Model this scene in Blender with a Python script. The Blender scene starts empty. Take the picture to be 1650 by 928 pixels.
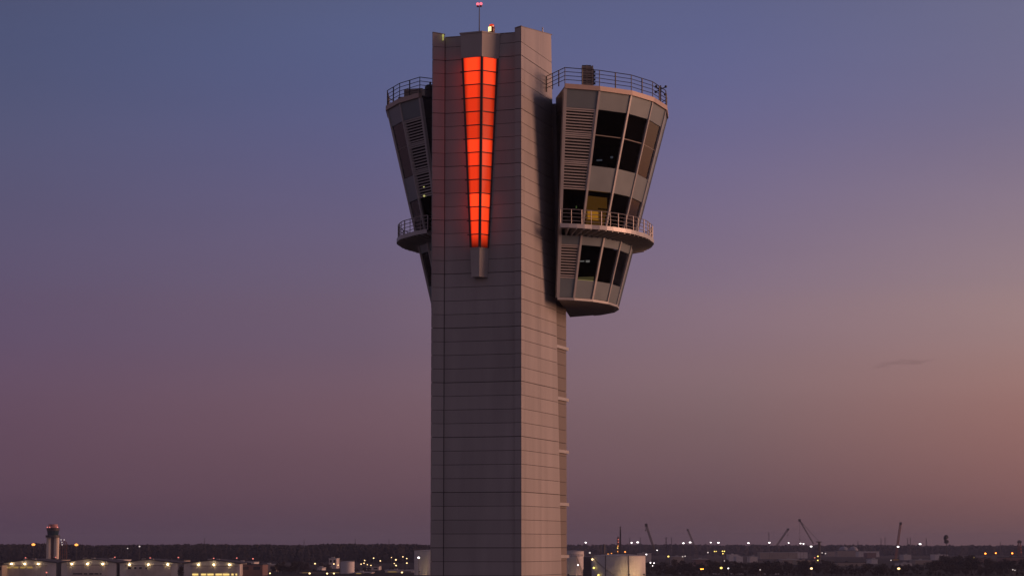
import bpy, bmesh, math, random
from mathutils import Vector, Matrix
random.seed(11)
S = bpy.context.scene
COL = S.collection
R = math.radians
# ------------------------------------------------------------------ camera numbers (photo 1650 x 928)
F = 3700.0
PITCH = math.atan(414 / F)
CAMH = 23.0
CP, SP = math.cos(PITCH), math.sin(PITCH)

def ray(px, py):
    x = (px - 825) / F
    y = (464 - py) / F
    return Vector((x, CP - y * SP, SP + y * CP))

def at(px, py, D):
    d = ray(px, py)
    t = D / d.y
    return Vector((d.x * t, D, CAMH + d.z * t))

def mpp(D):                       # metres in one photo pixel at distance D
    return D / F

TH = R(17.7)
d0 = ray(840, 464)
C0 = Vector((d0.x / d0.y * 168, 168, 0))
U = Vector((math.cos(TH), -math.sin(TH), 0))
V = Vector((math.sin(TH), math.cos(TH), 0))

def loc(px, py, yl=None, xl=None):
    o = Vector((0, 0, CAMH)) - C0
    d = ray(px, py)
    ox, oy, dx, dy = o.dot(U), o.dot(V), d.dot(U), d.dot(V)
    t = (yl - oy) / dy if yl is not None else (xl - ox) / dx
    return Vector((ox + t * dx, oy + t * dy, CAMH + t * d.z))

# ------------------------------------------------------------------ mesh builder
class MB:
    def __init__(s):
        s.v = []
        s.f = []
    def add(s, vs, fs):
        n = len(s.v)
        s.v += [tuple(v) for v in vs]
        s.f += [tuple(i + n for i in f) for f in fs]
    def hexa(s, p):               # p: 4 bottom (ccw seen from above) + 4 top
        s.add(p, [(3, 2, 1, 0), (4, 5, 6, 7), (0, 1, 5, 4), (1, 2, 6, 5), (2, 3, 7, 6), (3, 0, 4, 7)])
    def box(s, x0, x1, y0, y1, z0, z1):
        s.hexa([(x0, y0, z0), (x1, y0, z0), (x1, y1, z0), (x0, y1, z0), (x0, y0, z1), (x1, y0, z1), (x1, y1, z1), (x0, y1, z1)])
    def prism(s, poly, z0, z1, poly2=None):
        poly2 = poly2 or poly
        n = len(poly)
        s.add([(p[0], p[1], z0) for p in poly] + [(p[0], p[1], z1) for p in poly2],
              [tuple(range(n - 1, -1, -1)), tuple(range(n, 2 * n))] + [(i, (i + 1) % n, n + (i + 1) % n, n + i) for i in range(n)])
    def tube(s, a, b, r0, r1=None, n=6, cap=True):
        a, b = Vector(a), Vector(b)
        r1 = r0 if r1 is None else r1
        d = (b - a)
        if d.length < 1e-6:
            return
        d.normalize()
        u = d.cross(Vector((0, 0, 1)))
        if u.length < 1e-3:
            u = Vector((1, 0, 0))
        u.normalize()
        w = d.cross(u)
        vs = []
        for c, r in ((a, r0), (b, r1)):
            for i in range(n):
                t = 2 * math.pi * i / n
                vs.append(c + (u * math.cos(t) + w * math.sin(t)) * r)
        fs = [(i, (i + 1) % n, n + (i + 1) % n, n + i) for i in range(n)]
        if cap:
            fs += [tuple(range(n - 1, -1, -1)), tuple(range(n, 2 * n))]
        s.add(vs, fs)
    def lathe(s, prof, c=(0, 0, 0), n=24):
        vs, fs = [], []
        m = len(prof)
        for i in range(n):
            t = 2 * math.pi * i / n
            for r, z in prof:
                vs.append((c[0] + r * math.cos(t), c[1] + r * math.sin(t), c[2] + z))
        for i in range(n):
            j = (i + 1) % n
            for k in range(m - 1):
                fs.append((i * m + k, j * m + k, j * m + k + 1, i * m + k + 1))
        s.add(vs, fs)
    def ball(s, c, r, n=10, m=6, sz=1.0):
        s.lathe([(max(1e-4, r * math.sin(math.pi * k / m)), -r * sz * math.cos(math.pi * k / m)) for k in range(m + 1)], c, n)
    def build(s, name, mat, parent=None, smooth=False, loc=None):
        me = bpy.data.meshes.new(name)
        me.from_pydata(s.v, [], s.f)
        me.validate()
        bm = bmesh.new()
        bm.from_mesh(me)
        bmesh.ops.recalc_face_normals(bm, faces=bm.faces)
        bm.to_mesh(me)
        bm.free()
        me.materials.append(mat)
        if smooth:
            for p in me.polygons:
                p.use_smooth = True
        o = bpy.data.objects.new(name, me)
        COL.objects.link(o)
        if parent:
            o.parent = parent
        if loc is not None:
            o.location = loc
        return o

def tag(o, label=None, cat=None, group=None, kind=None):
    if label: o['label'] = label
    if cat: o['category'] = cat
    if group: o['group'] = group
    if kind: o['kind'] = kind
    return o

def thing(name, label, cat, loc=(0, 0, 0), rz=0, group=None):
    o = bpy.data.objects.new(name, None)
    o.empty_display_size = 1
    COL.objects.link(o)
    o.location = loc
    o.rotation_euler = (0, 0, rz)
    return tag(o, label, cat, group)

def copy_tree(o, parent=None):
    c = o.copy()
    COL.objects.link(c)
    c.parent = parent
    for ch in list(o.children):
        copy_tree(ch, c)
    return c

# ------------------------------------------------------------------ materials
def lin(c):
    return tuple(((x / 255) / 12.92 if x / 255 <= .04045 else ((x / 255 + .055) / 1.055) ** 2.4) for x in c)

def new_mat(name):
    m = bpy.data.materials.new(name)
    m.use_nodes = True
    nt = m.node_tree
    return m, nt, nt.nodes['Principled BSDF']

def mat(name, c, rough=.6, metal=0.0, var=.12, scale=.6, island=0.0, streak=False, bump=0.0, spec=.5):
    m, nt, b = new_mat(name)
    N, L = nt.nodes, nt.links
    b.inputs['Roughness'].default_value = rough
    b.inputs['Metallic'].default_value = metal
    b.inputs['Specular IOR Level'].default_value = spec
    tc = N.new('ShaderNodeTexCoord')
    mp = N.new('ShaderNodeMapping')
    mp.inputs['Scale'].default_value = (1, 1, .12 if streak else 1)
    L.new(tc.outputs['Object'], mp.inputs['Vector'])
    no = N.new('ShaderNodeTexNoise')
    no.inputs['Scale'].default_value = scale
    no.inputs['Detail'].default_value = 5
    L.new(mp.outputs['Vector'], no.inputs['Vector'])
    mr = N.new('ShaderNodeMapRange')
    mr.inputs['From Min'].default_value = .3
    mr.inputs['From Max'].default_value = .7
    mr.inputs['To Min'].default_value = 1 - var
    mr.inputs['To Max'].default_value = 1 + var
    L.new(no.outputs['Fac'], mr.inputs['Value'])
    fac = mr.outputs['Result']
    if island:
        g = N.new('ShaderNodeNewGeometry')
        m2 = N.new('ShaderNodeMapRange')
        m2.inputs['To Min'].default_value = 1 - island
        m2.inputs['To Max'].default_value = 1 + island
        L.new(g.outputs['Random Per Island'], m2.inputs['Value'])
        mu = N.new('ShaderNodeMath')
        mu.operation = 'MULTIPLY'
        L.new(fac, mu.inputs[0])
        L.new(m2.outputs['Result'], mu.inputs[1])
        fac = mu.outputs[0]
    mx = N.new('ShaderNodeVectorMath')
    mx.operation = 'SCALE'
    mx.inputs[0].default_value = c
    L.new(fac, mx.inputs['Scale'])
    L.new(mx.outputs['Vector'], b.inputs['Base Color'])
    r2 = N.new('ShaderNodeMapRange')
    r2.inputs['To Min'].default_value = max(.02, rough - .08)
    r2.inputs['To Max'].default_value = min(1, rough + .08)
    L.new(no.outputs['Fac'], r2.inputs['Value'])
    L.new(r2.outputs['Result'], b.inputs['Roughness'])
    if bump:
        bu = N.new('ShaderNodeBump')
        bu.inputs['Strength'].default_value = bump
        bu.inputs['Distance'].default_value = .02
        L.new(no.outputs['Fac'], bu.inputs['Height'])
        L.new(bu.outputs['Normal'], b.inputs['Normal'])
    return m

def emit(name, c, strength, sample=True):
    m = bpy.data.materials.new(name)
    m.use_nodes = True
    nt = m.node_tree
    nt.nodes.clear()
    e = nt.nodes.new('ShaderNodeEmission')
    e.inputs['Color'].default_value = (*c, 1)
    e.inputs['Strength'].default_value = strength
    o = nt.nodes.new('ShaderNodeOutputMaterial')
    nt.links.new(e.outputs[0], o.inputs['Surface'])
    if not sample:
        m.cycles.emission_sampling = 'NONE'
    return m

def glass(name, tint, refl=1.0, rough=.02):
    m = bpy.data.materials.new(name)
    m.use_nodes = True
    nt = m.node_tree
    nt.nodes.clear()
    N, L = nt.nodes, nt.links
    t = N.new('ShaderNodeBsdfTransparent')
    t.inputs['Color'].default_value = (*tint, 1)
    g = N.new('ShaderNodeBsdfGlossy')
    g.inputs['Roughness'].default_value = rough
    g.inputs['Color'].default_value = (refl, refl, refl, 1)
    fr = N.new('ShaderNodeFresnel')
    fr.inputs['IOR'].default_value = 1.33
    mx = N.new('ShaderNodeMixShader')
    o = N.new('ShaderNodeOutputMaterial')
    L.new(fr.outputs[0], mx.inputs['Fac'])
    L.new(t.outputs[0], mx.inputs[1])
    L.new(g.outputs[0], mx.inputs[2])
    L.new(mx.outputs[0], o.inputs['Surface'])
    return m

M = {}
M['panel'] = mat('clad_panel', (.38, .355, .345), .5, .1, .12, .6, .06, streak=True, spec=.35)
M['fin'] = mat('clad_panel_side', (.38, .355, .345), .5, .1, .12, .6, .06, streak=True, spec=.35)
M['joint'] = mat('joint_backing', (.05, .046, .046), .8)
M['void'] = mat('louver_void', (.008, .008, .008), .9)
M['trim'] = mat('trim_metal', (.38, .37, .36), .45, .2, .05, 1.5)
M['mullion'] = mat('mullion_metal', (.46, .445, .435), .4, .2, .05, 1.5)
M['spandrel'] = mat('spandrel_panel', (.20, .245, .265), .35, .1, .05, .8, .06)
M['louver'] = mat('louver_blade', (.51, .48, .46), .5, .1, .05, 1.2)
M['dark'] = mat('dark_metal', (.045, .042, .045), .5, .2)
M['soffit'] = mat('soffit_metal', (.24, .21, .19), .55, .1)
M['bay'] = mat('bay_metal', (.42, .385, .36), .5, .1, .06, .8)
M['bayframe'] = mat('bay_frame_metal', (.07, .06, .06), .5, .2)
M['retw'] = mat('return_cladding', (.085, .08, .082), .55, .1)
M['link'] = mat('link_cladding', (.22, .205, .215), .6, .1)
M['rail'] = mat('rail_metal', (.34, .31, .30), .45, .4)
M['inner'] = mat('room_lining', (.10, .09, .085), .8)
M['warmwall'] = mat('room_wall', (.45, .38, .25), .8)
M['glass'] = glass('window_glass', (.34, .34, .37))
M['cooling'] = mat('cooling_unit_paint', (.42, .35, .29), .55)
M['tan'] = mat('tan_paint', (.38, .27, .2), .6)

# glowing cells: lamp bands behind diffusing glass, brighter next to each lamp row
def glow_mat():
    m = bpy.data.materials.new('red_glow_glass')
    m.use_nodes = True
    nt = m.node_tree
    nt.nodes.clear()
    N, L = nt.nodes, nt.links
    oi = N.new('ShaderNodeObjectInfo')
    e = N.new('ShaderNodeEmission')
    L.new(oi.outputs['Color'], e.inputs['Color'])
    e.inputs['Strength'].default_value = 1.0
    tc = N.new('ShaderNodeTexCoord')
    sx = N.new('ShaderNodeSeparateXYZ')
    L.new(tc.outputs['Generated'], sx.inputs[0])
    # a lamp sits behind the middle of each cell: fall-off towards its two upright edges
    a = N.new('ShaderNodeMath'); a.operation = 'SUBTRACT'; a.inputs[1].default_value = .5
    L.new(sx.outputs['X'], a.inputs[0])
    b = N.new('ShaderNodeMath'); b.operation = 'ABSOLUTE'
    L.new(a.outputs[0], b.inputs[0])
    c = N.new('ShaderNodeMapRange')
    c.inputs['From Min'].default_value = .22
    c.inputs['From Max'].default_value = .5
    c.inputs['To Min'].default_value = 1.0
    c.inputs['To Max'].default_value = .45
    c.interpolation_type = 'SMOOTHSTEP'
    L.new(b.outputs[0], c.inputs['Value'])
    d = N.new('ShaderNodeMath'); d.operation = 'MULTIPLY'
    L.new(c.outputs['Result'], d.inputs[0])
    al = N.new('ShaderNodeMapRange')
    al.inputs['To Min'].default_value = 0
    al.inputs['To Max'].default_value = 1
    L.new(oi.outputs['Alpha'], al.inputs['Value'])
    # alpha < 1: the lamp stands high in the cell and its light dies away downwards
    z = N.new('ShaderNodeMapRange')
    z.inputs['To Min'].default_value = 0
    L.new(sx.outputs['Z'], z.inputs['Value'])
    mxz = N.new('ShaderNodeMix')
    mxz.data_type = 'FLOAT'
    L.new(al.outputs['Result'], mxz.inputs[0])
    L.new(z.outputs['Result'], mxz.inputs[2])
    mxz.inputs[3].default_value = 1.0
    L.new(mxz.outputs[0], d.inputs[1])
    L.new(d.outputs[0], e.inputs['Strength'])
    gl = N.new('ShaderNodeBsdfGlossy')
    gl.inputs['Roughness'].default_value = .25
    gl.inputs['Color'].default_value = (.3, .3, .3, 1)
    fr = N.new('ShaderNodeFresnel')
    mx = N.new('ShaderNodeMixShader')
    L.new(fr.outputs[0], mx.inputs['Fac'])
    L.new(e.outputs[0], mx.inputs[1])
    L.new(gl.outputs[0], mx.inputs[2])
    o = N.new('ShaderNodeOutputMaterial')
    L.new(mx.outputs[0], o.inputs['Surface'])
    return m
M['glow'] = glow_mat()

# ================================================================== CONTROL TOWER
tower = thing('control_tower', 'tall grey control tower with a red glowing wedge and two flared glass pods', 'control tower', C0, -TH)
PS = loc(840, 531, 0).z - loc(840, 619.6, 0).z
PS /= 4                                           # panel height, about a metre
ZJ = loc(840, 89, 0).z                            # a joint that carries a bold line
zs = [ZJ + PS]
while zs[-1] > PS * .3:
    zs.append(zs[-1] - PS)
zs = sorted(zs)
zs[0] = 0.0
def is_bold(z):
    k = round((ZJ - z) / PS)
    return k % 4 == 0

xA, xB = loc(695.3, 464, -.38).x, loc(715.3, 464, .1).x
xC = loc(829.5, 464, 0).x
GAP = .016

def panel_wall(name, p, q, n, top_p, top_q, material, end=None, th=.05, cols=(0, 1), parent=tower):
    """Panels from plan point p to q, outward normal n, tops at top_p / top_q; end(z) moves q along the wall."""
    mb = MB()
    p, q, n = Vector(p), Vector(q), Vector(n)
    d = (q - p)
    Lw = d.length
    d.normalize()
    rows = [z for z in zs] + [999]
    for i in range(len(rows) - 1):
        z0, z1 = rows[i], rows[i + 1]
        g0 = GAP * (1.5 if is_bold(z0) else 1) if z0 > 0 else 0
        g1 = GAP * (1.5 if is_bold(z1) else 1)
        for a, b in zip(cols[:-1], cols[1:]):
            def s_at(f, z):
                if end and f == cols[-1]:
                    return end(z)
                return f * Lw
            sa0, sb0, sa1, sb1 = s_at(a, z0), s_at(b, z0), s_at(a, z1), s_at(b, z1)
            def topz(s):
                return top_p + (top_q - top_p) * s / Lw
            za0, zb0 = z0 + g0, z0 + g0
            za1, zb1 = min(z1 - g1, topz(sa0)), min(z1 - g1, topz(sb0))
            if za1 - za0 < .02 or zb1 - zb0 < .02:
                if za1 - za0 < -.0 and zb1 - zb0 < .0:
                    continue
                za1, zb1 = max(za1, za0 + .02), max(zb1, zb0 + .02)
            if z1 > 900:
                sa1, sb1 = s_at(a, za1), s_at(b, zb1)
            ga = GAP * .5 if a > cols[0] else 0
            gb = GAP * .5 if b < cols[-1] else 0
            A0, B0 = p + d * (sa0 + ga), p + d * (sb0 - gb)
            A1, B1 = p + d * (sa1 + ga), p + d * (sb1 - gb)
            i_ = n * -th
            mb.hexa([(A0.x, A0.y, za0), (B0.x, B0.y, zb0), (B0.x + i_.x, B0.y + i_.y, zb0), (A0.x + i_.x, A0.y + i_.y, za0),
                     (A1.x, A1.y, za1), (B1.x, B1.y, zb1), (B1.x + i_.x, B1.y + i_.y, zb1), (A1.x + i_.x, A1.y + i_.y, za1)])
    return mb.build(name, material, parent)

zC = loc(840, 43, 0).z                            # top at the near corner
zC2 = zC - (46 - 43.3) / 3700 * 172
tB = loc(888, 56.5, xl=0)                         # far top corner of the side wall
def d_end(z):
    return 7.75 + (62.4 - z) * .0600
zc_top = loc(775, 58, .2).z + .02
zL_top = loc(697, 53.5, -.3).z
cB, cC = xB, xC
# dark backing behind the joints (one solid shaft core)
mb = MB()
mb.prism([(xA + .06, -.30), (xB, .16), (xB + .05, .26), (xC - .02, .26), (xC + .05, .06), (-.06, .06), (-.06, d_end(0) - .1), (xA + .06, d_end(0) - .1)],
         0, zc_top - .25, [(xA + .06, -.30), (xB, .16), (xB + .05, .26), (xC - .02, .26), (xC + .05, .06), (-.06, .06), (-.06, d_end(62) - .1), (xA + .06, d_end(62) - .1)])
mb.build('shaft_core', M['joint'], tower)
cs = [0, .02 + loc(844.5, 464, xl=0).y / 9, loc(871.3, 464, xl=0).y / 9, 1]
nA = Vector((.1 + .38, 0)).length
dA = (Vector((xB, .1)) - Vector((xA, -.38))).normalized()
panel_wall('front_wall', (xB, .2), (xC, .2), (0, -1), zc_top, zc_top, M['panel'])
panel_wall('left_fin', (xA, -.38), (xB, .1), (dA.y, -dA.x), zL_top, zL_top - .12, M['fin'])
panel_wall('corner_fin', (xC, 0), (-.003, 0), (0, -1), zC2, zC, M['fin'])
panel_wall('side_wall', (0, 0), (0, 9), (1, 0), zC, zC + (tB.z - zC) / tB.y * 9, M['fin'], end=d_end, cols=cs)
panel_wall('left_wall', (xA, d_end(0) - .1), (xA, -.38), (-1, 0), zL_top, zL_top, M['fin'])
mb = MB()   # fin returns beside the recessed front, and the parapets' backs
mb.box(xC + .003, xC + .04, .052, .30, 0, zC2 - .05)
mb.box(xC + .043, -.053, .052, .30, zc_top - .3, zC2 - .02)
mb.hexa([(-.35, .302, zc_top - .3), (-.055, .302, zc_top - .3), (-.055, 7.6, zc_top - .3), (-.35, 7.6, zc_top - .3),
         (-.35, .302, zC - .05), (-.055, .302, zC - .05), (-.055, 7.6, tB.z - .05), (-.35, 7.6, tB.z - .05)])
mb.box(xA + .06, xA + .35, .3, 7.5, zc_top - .3, zL_top - .06)
mb.build('parapet', M['joint'], tower)
mb = MB()   # thin metal copings
def bar(mb, a, b, w, h):
    a, b = Vector(a), Vector(b)
    d = (b - a); d.z = 0; d.normalize()
    n = Vector((-d.y, d.x, 0)) * w / 2
    up = Vector((0, 0, h))
    mb.hexa([a - n, b - n, b + n, a + n, a - n + up, b - n + up, b + n + up, a + n + up])
bar(mb, (xB, .24, zc_top), (xC, .24, zc_top), .14, .07)
bar(mb, (xA - .02, -.33, zL_top), (xB, .15, zL_top - .12), .14, .07)
bar(mb, (xC, .04, zC2), (.02, .04, zC), .14, .07)
bar(mb, (-.04, .11, zC), (-.04, 8.0, zC + (tB.z - zC) / tB.y * 8.0), .12, .05)
mb.build('coping', M['soffit'], tower)

# rear stair core with pale ledges
core_x, core_y = -.30, 12.75
mb = MB()
mb.box(-6.7, core_x - .06, 8.2, core_y - .06, 0, 42.4)
mb.build('stair_core', M['joint'], tower)
panel_wall('stair_core_wall', (core_x, 7.9), (core_x, core_y), (1, 0), 42.3, 42.3, mat('stair_core_panel', (.20, .17, .15), .55, .1, .06, .5, .05, streak=True), cols=(0, 1))
for py in (560, 642.5, 727, 812, 896):
    z = loc(908, py, xl=-.1).z
    mb = MB()
    mb.box(core_x + .004, core_x + .16, 8.6, core_y + .12, z - .12, z + .12)
    mb.build('ledge', M['mullion'], tower)

# small fittings on the tower head
p = loc(883, 56, xl=-.4)
mb = MB()
mb.tube((-.35, 6.6, zc_top - .3), (-.35, 6.6, tB.z + .35), .05, n=8)
mb.build('vent_pipe', M['mullion'], tower)
p = loc(714.6, 58.5, -.05)
mb = MB()
mb.ball((p.x, p.y - .1, p.z), .085, 10, 6, 1.5)
mb.tube((p.x, p.y - .1, p.z - .35), (p.x, p.y - .1, p.z - .12), .05, n=8)
mb.build('edge_lamp', emit('yellow_green_lamp', (.75, .72, .2), .5), tower)

# ------------------------------------------------------------------ glowing wedge bay
zb = [zs[0]]
def bay_pts(py):
    t = (py - 52) / (445 - 52)
    yl = -.95 + .40 * t
    yr = -1.08 + .46 * t
    lx = 743.6 + (760.6 - 743.6) * t
    rx = 777 + (772.3 - 777) * t
    qx = 804.2 + (784.6 - 804.2) * t
    Lp, Rp, Qp = loc(lx, py, yl), loc(rx, py, yr), loc(qx, py, .14)
    return Lp, Rp, Qp
zrow = [ZJ - .17 - PS * 1.006 * k for k in range(15)]
def bay_at(z):
    # invert py -> z (monotone) at the ridge
    a, b = 30.0, 480.0
    for _ in range(40):
        m_ = (a + b) / 2
        if bay_pts(m_)[1].z > z: a = m_
        else: b = m_
    Lp, Rp, Qp = bay_pts(a)
    return Vector((Lp.x, Lp.y)), Vector((Rp.x, Rp.y)), Vector((Qp.x, Qp.y))
bay = MB()
def off(P, dx, dy): return Vector((P.x + dx, P.y + dy))
# dark inner body of the bay
z0, z1 = zrow[14], zrow[0]
a0, r0, q0 = bay_at(z0); a1, r1, q1 = bay_at(z1)
def body(a, r, q, e):
    return [off(a, e, e), off(r, -e * .2, e), off(q, -e, 0.05), Vector((a.x + e, .19))]
bay.prism([tuple(v) for v in body(a0, r0, q0, .09)], z0, z1, [tuple(v) for v in body(a1, r1, q1, .09)])
bay_o = bay.build('light_bay', M['bayframe'], tower)
# hood and foot
hood = MB()
zt = loc(777, 51.8, -1.08).z
a2, r2, q2 = bay_at(zt)
e = .07
def outl(a, r, q, e, back=.19): return [(a.x - e, a.y - e), (r.x + e * .3, r.y - e * 1.2), (q.x + e, .13), (q.x + e, back), (a.x - e, back)]
hood.prism(outl(a1, r1, q1, e), z1 + .02, zt - .06, outl(a2, r2, q2, e))
hood.prism(outl(a2, r2, q2, e + .05), zt - .06, zt + .05)
hood.build('hood', M['bay'], bay_o)
foot = MB()
zf = loc(772, 443, -.62).z
a3, r3, q3 = bay_at(zf)
foot.prism(outl(a3, r3, q3, .03), zf, zrow[14] - .05, outl(a0, r0, q0, .03))
foot.prism(outl(a3, r3, q3, .06), zf - .12, zf)
foot.prism(outl(a0, r0, q0, .07), zrow[14] - .05, zrow[14] + .03)
foot.build('foot', M['bay'], bay_o)
# frame: edge posts and transoms
fr = MB()
def post(f0, f1, w):
    fr.hexa([(f0.x - w, f0.y - w * .6, z0), (f0.x + w, f0.y - w * .6, z0), (f0.x + w, f0.y + w, z0), (f0.x - w, f0.y + w, z0),
             (f1.x - w, f1.y - w * .6, z1), (f1.x + w, f1.y - w * .6, z1), (f1.x + w, f1.y + w, z1), (f1.x - w, f1.y + w, z1)])
post(a0, a1, .075); post(r0, r1, .085); post(off(q0, -.03, -.02), off(q1, -.03, -.02), .065)
for k in range(1, 14):
    a, r, q = bay_at(zrow[k])
    zz = zrow[k]
    for P, Q in ((off(a, -.20, 0), r), (r, off(q, .02, -.03))):
        d = (Q - P).normalized(); n = Vector((d.y, -d.x))
        o1, i1 = n * .07, n * -.10
        fr.hexa([(P + o1).to_3d() + Vector((0, 0, zz - .035)), (Q + o1).to_3d() + Vector((0, 0, zz - .035)), (Q + i1).to_3d() + Vector((0, 0, zz - .035)), (P + i1).to_3d() + Vector((0, 0, zz - .035)),
                 (P + o1).to_3d() + Vector((0, 0, zz + .035)), (Q + o1).to_3d() + Vector((0, 0, zz + .035)), (Q + i1).to_3d() + Vector((0, 0, zz + .035)), (P + i1).to_3d() + Vector((0, 0, zz + .035))])
fr.build('bay_frame', M['bayframe'], bay_o)
lev = [1.5, 1.25, .92, .76, .74, .72, 1.3, 1.05, .84, .80, 1.6, 1.3, 1.1, .95]
def cell(P0, Q0, P1, Q1, za, zb, u0, u1, col):
    mb = MB()
    def pt(P, Q, u, z, dep):
        d = (Q - P).normalized(); n = Vector((d.y, -d.x))
        v = P.lerp(Q, u) + n * dep
        return (v.x, v.y, z)
    mb.hexa([pt(P0, Q0, u0, za, -.02), pt(P0, Q0, u1, za, -.02), pt(P0, Q0, u1, za, -.06), pt(P0, Q0, u0, za, -.06),
             pt(P1, Q1, u0, zb, -.02), pt(P1, Q1, u1, zb, -.02), pt(P1, Q1, u1, zb, -.06), pt(P1, Q1, u0, zb, -.06)])
    o = mb.build('light_panel', M['glow'], bay_o)
    o.color = col
    return o
for k in range(14):
    zt_, zb_ = zrow[k], zrow[k + 1]
    aT, rT, qT = bay_at(zt_); aB, rB, qB = bay_at(zb_)
    l = lev[k]
    al = 1.0 if k < 13 else .0
    cell(aB, rB, aT, rT, zb_, zt_, .05, .93, (1.05 * l, .047 * l, .0095 * l, al))
    l2 = l * (.94 if k < 2 or k > 9 else .80)
    cell(rB, qB, rT, qT, zb_, zt_, .05, .92, (1.05 * l2, .053 * l2, .011 * l2, al))
    # glazed flank of the bay, facing the left fin
    cell(Vector((aB.x, .15)), aB, Vector((aT.x, .15)), aT, zb_, zt_, .08, .9, (1.2 * l, .04 * l, .008 * l, al))

# ------------------------------------------------------------------ observation pods
ZT, ZB = 57.3, 41.75
TOP = [(2.33, 3.60), (4.54, 5.38), (6.40, 7.80), (7.33, 10.80), (7.47, 14.50), (6.72, 17.92), (4.90, 20.9), (2.30, 23.0)]
BOT = [(.90, 6.31), (1.95, 7.18), (3.02, 8.59), (3.66, 10.63), (3.74, 13.02), (3.36, 14.95), (2.40, 17.1), (.70, 18.9)]
E1T, E1B = (.32, 7.9), (.22, 9.6)
E2T, E2B = (-2.0, 24.2), (-2.1, 20.0)

def isect(p, d, q, e):
    den = d.x * e.y - d.y * e.x
    t = ((q.x - p.x) * e.y - (q.y - p.y) * e.x) / den
    return p + d * t

def ring(z, offs=0.0):
    t = (z - ZB) / (ZT - ZB)
    P = [Vector(b).lerp(Vector(a), t) for a, b in zip(TOP, BOT)]
    e1 = Vector(E1B).lerp(Vector(E1T), t)
    e2 = Vector(E2B).lerp(Vector(E2T), t)
    if offs == 0:
        return P, e1, e2
    lines = [(e1, P[0] - e1)]
    for i in range(7):
        d = (P[i + 1] - P[i]).normalized()
        n = Vector((d.y, -d.x))
        lines.append((P[i] + n * offs, d))
    lines.append((e2, P[7] - e2))
    Q = [isect(*lines[i], *lines[i + 1]) for i in range(8)]
    return Q, e1, e2

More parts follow.
